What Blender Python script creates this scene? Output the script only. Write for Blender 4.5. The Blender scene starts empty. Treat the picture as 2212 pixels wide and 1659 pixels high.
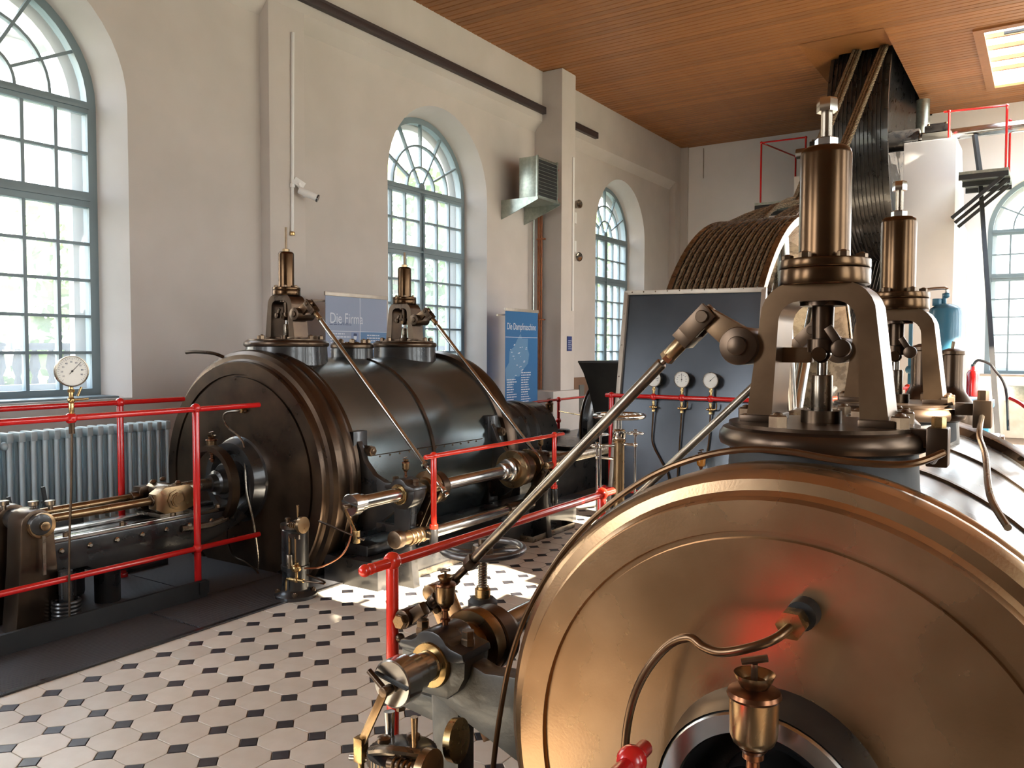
import bpy, bmesh, math, random
from math import sin, cos, pi, radians, sqrt, atan2
from mathutils import Vector, Matrix
random.seed(7)
SC = bpy.context.scene
COL = SC.collection
H = 1.464

# ------------------------------------------------------------------ camera, world, sun, exposure
cam = bpy.data.cameras.new('camera'); camo = bpy.data.objects.new('camera', cam); COL.objects.link(camo)
yaw, pitch, roll = radians(-33.29), radians(-2.44), radians(.15)
f_ = Vector((sin(yaw)*cos(pitch), cos(yaw)*cos(pitch), sin(pitch)))
r_ = Vector((cos(yaw), -sin(yaw), 0)); u_ = r_.cross(f_)
r2 = cos(roll)*r_ + sin(roll)*u_; u2 = -sin(roll)*r_ + cos(roll)*u_
m = Matrix((r2, u2, -f_)).transposed().to_4x4(); m.translation = Vector((0, 0, H))
camo.matrix_world = m
cam.sensor_width = 36; cam.lens = 36*1762/2212; cam.clip_start = .05; cam.clip_end = 300
SC.camera = camo
SC.view_settings.view_transform = 'Standard'; SC.view_settings.look = 'None'
SC.view_settings.gamma = 1; SC.view_settings.use_curve_mapping = False
SC.view_settings.exposure = 1.38
SC.cycles.use_denoising = True
SC.cycles.max_bounces = 9; SC.cycles.diffuse_bounces = 5; SC.cycles.glossy_bounces = 4
SC.cycles.transparent_max_bounces = 16; SC.cycles.sample_clamp_indirect = 6
SC.cycles.caustics_reflective = False; SC.cycles.caustics_refractive = False
W = bpy.data.worlds.new('world'); SC.world = W; W.use_nodes = True
nt = W.node_tree; bg = nt.nodes['Background']
tc = nt.nodes.new('ShaderNodeTexCoord'); sx = nt.nodes.new('ShaderNodeSeparateXYZ')
rp = nt.nodes.new('ShaderNodeValToRGB')
rp.color_ramp.elements[0].position = .48; rp.color_ramp.elements[0].color = (.55, .56, .52, 1)
rp.color_ramp.elements[1].position = .56; rp.color_ramp.elements[1].color = (.92, .96, 1, 1)
e = rp.color_ramp.elements.new(1); e.color = (.62, .78, 1, 1)
mp = nt.nodes.new('ShaderNodeMapRange'); mp.inputs[1].default_value = -1; mp.inputs[2].default_value = 1
nt.links.new(tc.outputs['Generated'], sx.inputs[0]); nt.links.new(sx.outputs['Z'], mp.inputs[0])
nt.links.new(mp.outputs[0], rp.inputs[0]); nt.links.new(rp.outputs[0], bg.inputs[0])
bg.inputs[1].default_value = 5.2
sl = bpy.data.lights.new('sun', 'SUN'); so = bpy.data.objects.new('sun', sl); COL.objects.link(so)
sl.energy = 34; sl.angle = radians(.8); sl.color = (1, .87, .7)
so.rotation_euler = Vector((-1, .10, -.50)).to_track_quat('-Z', 'Y').to_euler(); so.location = (8, 4, 8)

def portal(name, c, n, w, h):
    l = bpy.data.lights.new(name, 'AREA'); l.shape = 'RECTANGLE'; l.size = w; l.size_y = h
    l.cycles.is_portal = True
    o = bpy.data.objects.new(name, l); COL.objects.link(o); o.location = c
    o.rotation_euler = Vector(n).to_track_quat('-Z', 'Y').to_euler()
WINY = [-2.25, 3.02, 8.289, 13.557]
XR = 4.2
for y in WINY: portal('daylight_portal', (-7.0, y, 2.8), (1, 0, 0), 2.3, 3.8)
WINR = [-.2, 3.02, 5.75, 8.289, 10.92, 13.557]  # unseen right wall, with extra openings added to brighten the back of the hall
for y in WINR: portal('daylight_portal', (XR+.5, y, 2.8), (-1, 0, 0), 2.3, 3.8)
for x in (0.0, 2.9): portal('daylight_portal', (x, 16.6, 2.8), (0, -1, 0), 2.3, 3.8)
for x in (-4.6,): portal('daylight_portal', (x, -4.6, 2.8), (0, 1, 0), 2.3, 3.8)
portal('daylight_portal', (0.1, 13.65, 6.0), (0, 0, -1), 2.2, 2.8)

# ------------------------------------------------------------------ materials
MAT = {}
def mat(name, c, rough=.5, metal=0., c2=None, nscale=8., rvar=.0, bump=0., bscale=60., stretch=None, coat=0., emit=None, spec=None, detail=4., rnd=0.):
    if name in MAT: return MAT[name]
    m = bpy.data.materials.new(name); m.use_nodes = True; MAT[name] = m
    t = m.node_tree; b = t.nodes['Principled BSDF']; L = t.links.new
    b.inputs['Base Color'].default_value = (*c, 1); b.inputs['Roughness'].default_value = rough
    b.inputs['Metallic'].default_value = metal
    if coat: b.inputs['Coat Weight'].default_value = coat; b.inputs['Coat Roughness'].default_value = .08
    if spec is not None: b.inputs['Specular IOR Level'].default_value = spec
    if emit: b.inputs['Emission Color'].default_value = (*emit[:3], 1); b.inputs['Emission Strength'].default_value = emit[3]
    src = None
    if c2 is not None or rvar or bump:
        tcn = t.nodes.new('ShaderNodeTexCoord'); src = tcn.outputs['Object']
        if stretch:
            mpn = t.nodes.new('ShaderNodeMapping'); mpn.inputs['Scale'].default_value = stretch
            L(src, mpn.inputs[0]); src = mpn.outputs[0]
        n = t.nodes.new('ShaderNodeTexNoise'); n.inputs['Scale'].default_value = nscale; n.inputs['Detail'].default_value = detail
        L(src, n.inputs['Vector'])
        if c2 is not None:
            r = t.nodes.new('ShaderNodeValToRGB'); r.color_ramp.elements[0].position = .35; r.color_ramp.elements[1].position = .65
            r.color_ramp.elements[0].color = (*c, 1); r.color_ramp.elements[1].color = (*c2, 1)
            L(n.outputs[0], r.inputs[0]); out = r.outputs[0]
            if rnd:
                oi = t.nodes.new('ShaderNodeObjectInfo'); hs = t.nodes.new('ShaderNodeHueSaturation')
                mr = t.nodes.new('ShaderNodeMapRange'); mr.inputs[3].default_value = 1-rnd; mr.inputs[4].default_value = 1+rnd
                L(oi.outputs['Random'], mr.inputs[0]); L(mr.outputs[0], hs.inputs['Value']); L(out, hs.inputs['Color']); out = hs.outputs[0]
            L(out, b.inputs['Base Color'])
        if rvar:
            mr = t.nodes.new('ShaderNodeMapRange'); mr.inputs[3].default_value = max(.02, rough-rvar); mr.inputs[4].default_value = min(1, rough+rvar)
            L(n.outputs[0], mr.inputs[0]); L(mr.outputs[0], b.inputs['Roughness'])
        if bump:
            n2 = t.nodes.new('ShaderNodeTexNoise'); n2.inputs['Scale'].default_value = bscale; L(src, n2.inputs['Vector'])
            bp = t.nodes.new('ShaderNodeBump'); bp.inputs['Strength'].default_value = bump; bp.inputs['Distance'].default_value = .01
            L(n2.outputs[0], bp.inputs['Height']); L(bp.outputs[0], b.inputs['Normal'])
    return m
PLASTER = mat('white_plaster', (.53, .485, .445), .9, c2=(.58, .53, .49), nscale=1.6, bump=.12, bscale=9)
PLASTERB = mat('lightened_plaster', (.80, .775, .75), .9, c2=(.84, .815, .79), nscale=1.6, bump=.1, bscale=9)  # plaster copy lightened to stand in for stronger light on back wall and piers
WHITE = mat('white_paint', (.80, .79, .77), .6)
BRONZE = mat('bronze_cover', (.36, .22, .115), .27, .9, c2=(.54, .355, .205), nscale=3.2, rvar=.09, detail=6, bump=.02, bscale=180)
BRONZEY = mat('yoke_bronze', (.12, .072, .04), .32, .85, c2=(.20, .125, .07), nscale=6, rvar=.08, detail=5)
BRONZEM = mat('bonnet_bronze', (.062, .034, .017), .22, .92, c2=(.115, .066, .033), nscale=5, rvar=.07)
BRONZED = mat('dark_bronze', (.065, .043, .03), .30, .88, c2=(.11, .073, .047), nscale=5, rvar=.08)
BRONZEL = mat('bright_bronze', (.26, .165, .085), .28, .95, c2=(.36, .25, .14), nscale=7, rvar=.08)
BRASS = mat('brass', (.42, .28, .12), .27, 1, c2=(.55, .38, .18), nscale=25, rvar=.08)
STEEL = mat('polished_steel', (.42, .41, .39), .2, 1, c2=(.55, .53, .5), nscale=14, rvar=.07)
DSTEEL = mat('worn_steel', (.20, .165, .13), .28, .95, c2=(.33, .28, .22), nscale=12, rvar=.1)
CHROME = mat('nickel', (.62, .60, .56), .13, 1)
BOLT = mat('bolt_steel', (.13, .085, .055), .33, .9, c2=(.2, .14, .09), nscale=30)
BARREL = mat('dark_lagging_steel', (.115, .138, .142), .24, .8, c2=(.18, .205, .205), nscale=2.2, rvar=.08, detail=3)
BARRELN = mat('blued_lagging_steel', (.16, .16, .16), .27, .9, c2=(.27, .265, .26), nscale=3, rvar=.09, detail=3)
BLACK = mat('black_iron', (.012, .012, .013), .3, 0, c2=(.03, .027, .025), nscale=9, rvar=.12, coat=.3)
BLACKM = mat('matt_black_sheet', (.010, .010, .011), .55, 0, c2=(.02, .02, .02), nscale=5)
GREY = mat('grey_cast_iron', (.085, .082, .07), .38, .1, c2=(.12, .115, .10), nscale=6, bump=.1, bscale=90, coat=.25)
DCOPPER = mat('dark_copper', (.24, .10, .05), .28, .95, c2=(.16, .07, .035), nscale=30)
COPPER = mat('copper', (.45, .17, .075), .3, .9, c2=(.33, .12, .06), nscale=20)
TUBE = mat('brown_tube', (.13, .075, .04), .28, .9, c2=(.19, .115, .065), nscale=14)
IRONW = mat('dark_worn_iron', (.11, .105, .105), .34, .8, c2=(.17, .16, .155), nscale=12)
RED = mat('red_paint', (.62, .012, .012), .25, 0, coat=.6)
RED2 = mat('orange_red_paint', (.78, .03, .012), .25, 0, coat=.6)
BLUEF = mat('grey_blue_frame', (.17, .225, .25), .45, 0, c2=(.19, .25, .275), nscale=3)
RAD = mat('pale_blue_radiator', (.50, .60, .63), .45)
BOARD = mat('slate_blue_panel', (.042, .052, .066), .2, .3, c2=(.062, .076, .096), nscale=1.5, rvar=.09)
BFRAME = mat('aluminium_edge', (.36, .31, .26), .4, .6, c2=(.42, .37, .31), nscale=10)
ROPE = mat('hemp_rope', (.10, .07, .04), .95, 0, c2=(.30, .22, .13), nscale=55, bump=.8, bscale=140)
ROPED = mat('oily_black_rope', (.022, .018, .017), .7, 0, c2=(.06, .048, .04), nscale=40, bump=.5, bscale=120)
GALV = mat('galvanised_sheet', (.33, .37, .33), .33, .8, c2=(.44, .48, .43), nscale=22)
DIAL = mat('dial_face', (.80, .80, .76), .5)
BLUEB = mat('blue_banner', (.012, .13, .33), .5, spec=.4)
BLUEL = mat('pale_blue_banner', (.27, .32, .44), .5)
BLUEM = mat('mid_blue_banner', (.09, .20, .38), .5)
PRINT = mat('white_print', (.62, .66, .72), .6)
PRINTD = mat('dark_print', (.03, .05, .12), .6)
MAPC = mat('map_print', (.10, .24, .42), .6)
TANK = mat('blue_tank_paint', (.04, .17, .27), .35, coat=.3)
TILE = mat('cream_octagon_tile', (.73, .66, .545), .33, 0, c2=(.80, .74, .63), nscale=9, rvar=.1, rnd=.09, detail=6)
INSET = mat('black_inset_tile', (.03, .028, .034), .35, 0, c2=(.05, .048, .055), nscale=20, rnd=.2)
GROUT = mat('tile_grout', (.16, .12, .085), .9)
WOOD = mat('pine_board', (.245, .086, .021), .5, 0, c2=(.36, .152, .047), nscale=5, stretch=(1.2, 26, 26), rnd=.16, detail=5)
WOODD = mat('ceiling_back_boards', (.10, .045, .018), .7)
RUBBER = mat('ribbed_rubber', (.07, .07, .075), .4)
LEAF = mat('leaf_green', (.10, .16, .05), .6, c2=(.20, .27, .11), nscale=3, rnd=.3)
BARK = mat('bark', (.12, .09, .06), .9)
FACADE = mat('facade_render', (.42, .41, .38), .9, c2=(.36, .35, .34), nscale=.6)
BROWNW = mat('brown_wainscot', (.16, .085, .05), .7, c2=(.20, .11, .065), nscale=3)
AMBER = mat('amber_oil', (.55, .22, .03), .15, 0, coat=.5)
LENS = mat('lamp_lens', (.05, .05, .05), .1, 0, coat=.5)
GROUND = mat('gravel_ground', (.34, .33, .28), .95, c2=(.25, .29, .17), nscale=.4)
STONE = mat('white_block', (.72, .72, .74), .8)
# ribbed rubber / chequer mat: fine diagonal ridges as relief
def ribbed(m, ang, freq):
    t = m.node_tree; b = t.nodes['Principled BSDF']; L = t.links.new
    tcn = t.nodes.new('ShaderNodeTexCoord'); mpn = t.nodes.new('ShaderNodeMapping'); mpn.inputs['Rotation'].default_value = (0, 0, ang)
    w = t.nodes.new('ShaderNodeTexWave'); w.inputs['Scale'].default_value = freq
    bp = t.nodes.new('ShaderNodeBump'); bp.inputs['Strength'].default_value = .9; bp.inputs['Distance'].default_value = .004
    L(tcn.outputs['Object'], mpn.inputs[0]); L(mpn.outputs[0], w.inputs['Vector']); L(w.outputs[0], bp.inputs['Height']); L(bp.outputs[0], b.inputs['Normal'])
ribbed(RUBBER, radians(38), 28)
# thin clear glass (lets daylight through, reflects a little)
def glass(name, tint, op=.06, haze=0):
    m = bpy.data.materials.new(name); m.use_nodes = True; t = m.node_tree; t.nodes.clear(); L = t.links.new
    o = t.nodes.new('ShaderNodeOutputMaterial'); a = t.nodes.new('ShaderNodeBsdfTransparent'); g = t.nodes.new('ShaderNodeBsdfGlossy')
    a.inputs[0].default_value = (*tint, 1); g.inputs['Roughness'].default_value = .02
    mx = t.nodes.new('ShaderNodeMixShader'); mx.inputs[0].default_value = op
    L(a.outputs[0], mx.inputs[1]); L(g.outputs[0], mx.inputs[2]); out = mx
    if haze:      # white translucent share mixed in to paint a bright haze on the panes
        tl = t.nodes.new('ShaderNodeBsdfTranslucent'); tl.inputs[0].default_value = (.9, .93, .95, 1); m2 = t.nodes.new('ShaderNodeMixShader'); m2.inputs[0].default_value = haze
        L(mx.outputs[0], m2.inputs[1]); L(tl.outputs[0], m2.inputs[2]); out = m2
    L(out.outputs[0], o.inputs[0]); return m
GLASS = glass('window_glass', (.94, .96, .97), haze=.07)
GLASSC = glass('cup_glass', (.80, .72, .52), .22)

# ------------------------------------------------------------------ mesh helpers
ORG = {}; LAST = [None]
def org(o): return ORG.get(o.name, Vector((0, 0, 0))) if o is not None else Vector((0, 0, 0))
class MB:
    def __init__(s): s.v = []; s.f = []; s.flat = True
    def add(s, vs, fs):
        n = len(s.v); s.v += [Vector(v) for v in vs]; s.f += [tuple(n+i for i in f) for f in fs]; return s
    def box(s, a, b):
        x0, y0, z0 = a; x1, y1, z1 = b
        return s.add([(x0,y0,z0),(x1,y0,z0),(x1,y1,z0),(x0,y1,z0),(x0,y0,z1),(x1,y0,z1),(x1,y1,z1),(x0,y1,z1)],
                     [(0,3,2,1),(4,5,6,7),(0,1,5,4),(1,2,6,5),(2,3,7,6),(3,0,4,7)])
    def bar(s, p, q, w, h, up=(0, 0, 1)):        # rectangular bar between two points
        p = Vector(p); q = Vector(q); d = (q-p).normalized(); sd = d.cross(Vector(up)).normalized(); u = sd.cross(d)
        vs = [c + sd*a*w/2 + u*b*h/2 for c in (p, q) for a, b in ((-1,-1),(1,-1),(1,1),(-1,1))]
        return s.add(vs, [(0,1,2,3),(7,6,5,4),(0,4,5,1),(1,5,6,2),(2,6,7,3),(3,7,4,0)])
    def lathe(s, o, ax, prof, n=32, cap=True, a0=0., a1=2*pi):     # prof = [(t along axis, radius)]
        o = Vector(o); ax = Vector(ax).normalized()
        u = ax.orthogonal().normalized() if abs(ax.z) > .01 and abs(ax.z) < .99 else (Vector((1,0,0)) if abs(ax.x) < .9 else Vector((0,1,0)))
        u = (u - ax*u.dot(ax)).normalized(); w = ax.cross(u)
        full = abs(a1-a0-2*pi) < 1e-6; k = n if full else n+1
        vs = []; fs = []
        for t, r in prof:
            for i in range(k):
                a = a0+(a1-a0)*i/n; vs.append(o+ax*t+(u*cos(a)+w*sin(a))*r)
        for j in range(len(prof)-1):
            for i in range(n):
                i2 = (i+1) % k if full else i+1
                fs.append((j*k+i, j*k+i2, (j+1)*k+i2, (j+1)*k+i))
        if cap and full:
            if prof[0][1] > 1e-5: fs.append(tuple(range(k-1, -1, -1)))
            if prof[-1][1] > 1e-5: fs.append(tuple((len(prof)-1)*k+i for i in range(k)))
        return s.add(vs, fs)
    def cyl(s, p, q, r, r2=None, n=20):
        p = Vector(p); q = Vector(q); L = (q-p).length; r2 = r if r2 is None else r2
        return s.lathe(p, q-p, [(0, r), (L, r2)], n)
    def rcyl(s, p, q, r, b=.15, n=24):           # cylinder with softened ends
        p = Vector(p); q = Vector(q); L = (q-p).length; e = min(r*b, L*.4)
        return s.lathe(p, q-p, [(0, r-e), (e*.3, r-e*.3), (e, r), (L-e, r), (L-e*.3, r-e*.3), (L, r-e)], n)
    def sph(s, c, r, n=16, sz=1.):
        pr = [(-r*cos(pi*i/8)*sz, max(1e-6, r*sin(pi*i/8))) for i in range(9)]
        return s.lathe(c, (0, 0, 1), pr, n, cap=False)
    def hexn(s, p, ax, r, h, dome=0):
        p = Vector(p); s.lathe(p, ax, [(0, r), (h*.88, r), (h, r*.88)], 6)
        if dome: s.lathe(p+Vector(ax).normalized()*h, ax, [(0, r*.55), (dome*.7, r*.45), (dome, r*.2)], 10)
        return s
    def torus(s, c, ax, R, r, n=36, k=10, a0=0., a1=2*pi):
        c = Vector(c); ax = Vector(ax).normalized(); u = Vector((1,0,0)) if abs(ax.x) < .9 else Vector((0,1,0))
        u = (u-ax*u.dot(ax)).normalized(); w = ax.cross(u); full = abs(a1-a0-2*pi) < 1e-6; N = n if full else n+1
        vs = []; fs = []
        for i in range(N):
            a = a0+(a1-a0)*i/n; d = u*cos(a)+w*sin(a)
            for j in range(k):
                b = 2*pi*j/k; vs.append(c+d*(R+r*cos(b))+ax*r*sin(b))
        for i in range(n):
            i2 = (i+1) % N if full else i+1
            for j in range(k): fs.append((i*k+j, i2*k+j, i2*k+(j+1) % k, i*k+(j+1) % k))
        return s.add(vs, fs)
    def tube(s, pts, r, k=10, sub=5, cap=True):
        P = [Vector(p) for p in pts]
        if sub > 1 and len(P) > 2:
            Q = []
            for i in range(len(P)-1):
                a = P[max(i-1, 0)]; b = P[i]; c = P[i+1]; d = P[min(i+2, len(P)-1)]
                for j in range(sub):
                    t = j/sub; Q.append(.5*((2*b)+(c-a)*t+(2*a-5*b+4*c-d)*t*t+(3*b-a-3*c+d)*t**3))
            Q.append(P[-1]); P = Q
        n = len(P); T = [(P[min(i+1, n-1)]-P[max(i-1, 0)]).normalized() for i in range(n)]
        u = T[0].orthogonal().normalized(); vs = []; fs = []
        for i in range(n):
            u = (u-T[i]*u.dot(T[i])).normalized(); w = T[i].cross(u)
            for j in range(k):
                b = 2*pi*j/k; vs.append(P[i]+(u*cos(b)+w*sin(b))*r)
        for i in range(n-1):
            for j in range(k): fs.append((i*k+j, i*k+(j+1) % k, (i+1)*k+(j+1) % k, (i+1)*k+j))
        if cap: fs += [tuple(range(k-1, -1, -1)), tuple((n-1)*k+j for j in range(k))]
        return s.add(vs, fs)
    def prism(s, poly, f, t0, t1):               # poly in (a,b), f(a,b,t)->xyz
        n = len(poly); vs = [f(a, b, t0) for a, b in poly]+[f(a, b, t1) for a, b in poly]
        return s.add(vs, [tuple(range(n-1, -1, -1)), tuple(range(n, 2*n))]+[(i, (i+1) % n, n+(i+1) % n, n+i) for i in range(n)])
    def strip(s, A, B, closed=False):            # quads between two point rows
        n = len(A); vs = list(A)+list(B); k = n if closed else n-1
        return s.add(vs, [(i, (i+1) % n, n+(i+1) % n, n+i) for i in range(k)])
    def mesh(s, name, o=Vector((0, 0, 0)), sm=True, ang=34, bevel=0, fix=True):
        me = bpy.data.meshes.new(name); me.from_pydata([v-o for v in s.v], [], s.f)
        bm = bmesh.new(); bm.from_mesh(me)
        if fix: bmesh.ops.recalc_face_normals(bm, faces=bm.faces)
        if bevel:
            es = [e for e in bm.edges if len(e.link_faces) == 2 and e.calc_face_angle(0) > radians(40)]
            bmesh.ops.bevel(bm, geom=es, offset=bevel, segments=2, affect='EDGES', profile=.6, clamp_overlap=True)
        bm.to_mesh(me); bm.free()
        if sm:
            me.polygons.foreach_set('use_smooth', [True]*len(me.polygons)); me.set_sharp_from_angle(angle=radians(ang))
        return me
    def build(s, name, m, parent=None, **k):
        lab = k.pop('label', None); kind = k.pop('kind', None)
        o0 = org(parent); me = s.mesh(name, o0, **k); me.materials.append(m)
        o = bpy.data.objects.new(name, me); COL.objects.link(o)
        if parent is not None: o.parent = parent
        ORG[o.name] = o0; LAST[0] = o
        if lab: o['label'] = lab
        if kind: o['kind'] = kind
        return o
def inst(name, me, loc, parent=None, rot=None, kind=None):
    o = bpy.data.objects.new(name, me); COL.objects.link(o); o.location = Vector(loc)-org(parent)
    if parent is not None: o.parent = parent
    if rot: o.rotation_euler = rot
    ORG[o.name] = Vector(loc)
    if kind: o['kind'] = kind
    return o
def thing(name, label, cat, loc=(0, 0, 0), group=None):
    o = bpy.data.objects.new(name, None); o.empty_display_size = .05; COL.objects.link(o); o.location = loc
    ORG[o.name] = Vector(loc); o['label'] = label; o['category'] = cat
    if group: o['group'] = group
    return o
def tag(o, label, cat, group=None):
    o['label'] = label; o['category'] = cat
    if group: o['group'] = group
    return o
def dup(root, loc, label, group=None, rotz=None):
    def cp(o, par):
        c = o.copy(); COL.objects.link(c); ORG[c.name] = org(o)
        if par is not None: c.parent = par
        for ch in o.children: cp(ch, c)
        return c
    r = cp(root, None); r.location = loc; r['label'] = label
    if rotz is not None: r.rotation_euler = (0, 0, rotz)
    if group: r['group'] = group
    return r
def struct(o): o['kind'] = 'structure'; return o
def bake(me, m): me.materials.append(m); return me
def hexmesh(r, h, dome=0, m=BOLT): return bake(MB().hexn((0, 0, 0), (0, 0, 1), r, h, dome).mesh('bolt'), m)
def text(name, s, size, m, parent, loc, rot, sx=1., ext=.0008):
    c = bpy.data.curves.new(name, 'FONT'); c.body = s; c.size = size; c.extrude = ext; c.materials.append(m)
    tmp = bpy.data.objects.new('tmp_text', c); COL.objects.link(tmp); bpy.context.view_layer.update()
    me = bpy.data.meshes.new_from_object(tmp.evaluated_get(bpy.context.evaluated_depsgraph_get())); bpy.data.objects.remove(tmp)
    me.materials.clear(); me.materials.append(m)
    o = bpy.data.objects.new(name, me); COL.objects.link(o); o.parent = parent
    o.location = Vector(loc)-org(parent); o.rotation_euler = rot; o.scale = (sx, 1, 1); return o

# ------------------------------------------------------------------ the hall: floor, walls, ceiling
XW, XP, XR_, YB, YF, ZC = -6.4, -6.53, XR, 16.1, -4.0, 5.588
fl = struct(MB().box((-6.6, YF, -.12), (XR, YB, -.006)).build('floor', GROUT))
S = .175; TX0, TY0 = -3.503, 1.604
d = .249*S; g = .0016
def octm():
    h_ = S/2-g; dd = d; k = dd
    P = [(h_, -h_+k), (h_, h_-k), (h_-k, h_), (-h_+k, h_), (-h_, h_-k), (-h_, -h_+k), (-h_+k, -h_), (h_-k, -h_)]
    return P
def tilemesh(P, name, m, c=.0018):
    b = MB(); n = len(P); q = 1-c/(S/2)*1.2
    if n == 4: q = .95
    vs = [(x, y, -.006) for x, y in P]+[(x, y, -c*.5) for x, y in P]+[(x*q, y*q, 0) for x, y in P]
    fs = [(i, (i+1) % n, n+(i+1) % n, n+i) for i in range(n)]+[(n+i, n+(i+1) % n, 2*n+(i+1) % n, 2*n+i) for i in range(n)]+[tuple(range(2*n, 3*n))]
    b.add(vs, fs); return bake(b.mesh(name, sm=False), m)
def diam(): dd = d-g*1.2; return [(dd, 0), (0, dd), (-dd, 0), (0, -dd)]
OCT = tilemesh(octm(), 'tile', TILE); DIA = tilemesh(diam(), 'inset_tile', INSET)
camp = Vector((0, 0, H))
cells = []; dots = []
for i in range(-1, 15):
    for j in range(-6, 60):
        x = TX0+S*i; y = TY0+S*j
        if x+S/2 > -1.0 or y > 11.5: continue
        c = Vector((x+S/2, y+S/2, 0)); dv = c-camp
        az = atan2(dv.x, dv.y)-yaw
        inview = abs(az) < radians(34.5) and (dv.length > 1.9)
        cells.append((0 if inview else 1, dv.length, c))
        dots.append((0 if inview else 1, dv.length, Vector((x, y, 0))))
cells.sort(key=lambda t: t[:2]); dots.sort(key=lambda t: t[:2])
def rest_mesh(L, P, name, m):
    b = MB(); n = len(P)
    for _, _, c in L:
        if c.x-S/2 < TX0-S*.9: pass
        b.add([(c.x+x, c.y+y, -.0006) for x, y in P], [tuple(range(n))])
    return b.build(name, m, fl, sm=False, fix=False, kind='stuff')
for _, _, c in cells[:295]: inst('tile', OCT, (c.x, c.y, random.uniform(-.0006, .0004)), fl)
for _, _, c in dots[:295]: inst('inset_tile', DIA, (c.x, c.y, random.uniform(-.0006, .0002)), fl)
rest_mesh(cells[295:], [(x, y) for x, y in octm()], 'distant_tiles', TILE)
rest_mesh(dots[295:], diam(), 'distant_inset_tiles', INSET)
# rubber matting and plates beside the far engine
ys = [-1.5, .3, 1.55, 2.62, 3.75, 5.3, 7.2]
for a, b_ in zip(ys, ys[1:]):
    MB().box((-4.12, a+.006, -.006), (-3.645, b_-.006, .007)).build('rubber_mat', RUBBER, fl, bevel=.002)
MB().box((-3.66, -1.5, -.006), (-3.632, 7.2, .009)).build('mat_edge_strip', BLACK, fl)
for a, b_ in ((-1.5, 1.2), (1.2, 3.0), (3.0, 3.7)):
    MB().box((-5.2, a+.005, -.006), (-4.13, b_-.005, .005)).build('chequer_plate', RUBBER, fl)

def arch_pts(yc, r, z0, zs, n=24, d=0., dr=0.):      # opening outline as (u, z): sill left -> up -> arch -> down
    R = r-dr
    return [(yc-R, z0)]+[(yc+R*cos(pi-pi*i/n), zs+R*sin(pi-pi*i/n)) for i in range(n+1)]+[(yc+R, z0)]
RW, Z0, ZS = 1.015, 1.043, 3.511
def arched_wall(name, wins, u0, u1, f, zt, depth=.32, pan=None):
    """f(u, z, d) -> world; d = depth into the wall. wins = centres along u."""
    b = MB(); z_lo = -.1
    edges = [u0]+[e for w in wins for e in (w-RW, w+RW)]+[u1]
    q = lambda a, c, z1, z2: b.add([f(a, z1, 0), f(c, z1, 0), f(c, z2, 0), f(a, z2, 0)], [(0, 1, 2, 3)])
    for i in range(0, len(edges), 2): q(edges[i], edges[i+1], z_lo, zt)
    for w in wins:
        q(w-RW, w+RW, z_lo, Z0)
        A = arch_pts(w, RW, Z0, ZS)[1:-1]
        b.strip([f(u, z, 0) for u, z in A], [f(u, zt, 0) for u, z in A])
        O = arch_pts(w, RW, Z0, ZS); I = arch_pts(w, RW, Z0, ZS, dr=.09)
        b.strip([f(u, z, 0) for u, z in O], [f(u, z, depth) for u, z in I])
        I2 = I
        b.strip([f(u, z, depth) for u, z in I2], [f(u, z, depth+.22) for u, z in I2])
        b.add([f(w-RW, Z0, 0), f(w+RW, Z0, 0), f(w+RW-.09, Z0+.02, depth+.22), f(w-RW+.09, Z0+.02, depth+.22)], [(0, 1, 2, 3)])
    return b
fL = lambda u, z, dd: (XP-dd, u, z)
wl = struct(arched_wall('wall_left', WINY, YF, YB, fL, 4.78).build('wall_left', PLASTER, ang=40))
b = MB(); b.box((XP-.1, YF, 4.86), (XW, YB, ZC+.3)); b.add([(XP, YF, 4.72), (XP, YB, 4.72), (XW, YB, 4.86), (XW, YF, 4.86)], [(0, 1, 2, 3)])
b.build('wall_beam', PLASTER, wl)
for yc in (.39, 5.655, 16.0):
    MB().box((XP-.05, yc-.23, -.1), (XW, yc+.23, 4.87)).build('pilaster', PLASTER, wl, bevel=.012)
# column that carries the unit heater
cb = MB().box((XP-.05, 10.55, .0), (-6.06, 10.96, ZC)); cb.box((XP-.05, 10.2, 0), (-5.98, 11.0, .85))
cb.build('column', PLASTER, wl, bevel=.006)
# back, right and front walls
fB = lambda u, z, dd: (u, YB+dd, z)
wb = struct(arched_wall('wall_back', [0.0, 2.9], -6.6, XR, fB, ZC+.3).build('wall_back', PLASTERB, ang=40))
MB().box((-6.45, YB-.07, 0), (-6.25, YB, ZC)).build('pilaster', PLASTER, wb)
MB().box((-6.6, 12.2, 0), (-6.515, YB, .98)).build('wainscot', BROWNW, wl)
MB().box((-6.6, 10.97, 0), (-6.515, 12.2, 1.0)).build('wainscot', BROWNW, wl)
fR = lambda u, z, dd: (XR+dd, u, z)
struct(arched_wall('wall_right', WINR, YF, YB, fR, ZC+.3).build('wall_right', PLASTERB, ang=40))
fF = lambda u, z, dd: (u, YF-dd, z)
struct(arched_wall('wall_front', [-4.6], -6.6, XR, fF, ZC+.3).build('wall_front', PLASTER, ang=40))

struct(MB().box((-3.1, YF-.02, 0), (4.1, YF+.06, 4.6)).build('dark_reflection_panel_1', mat('reflection_panel_brown', (.15, .105, .075), .6)))  # unseen dark panel added to darken reflections in the near cover and bonnets
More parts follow.
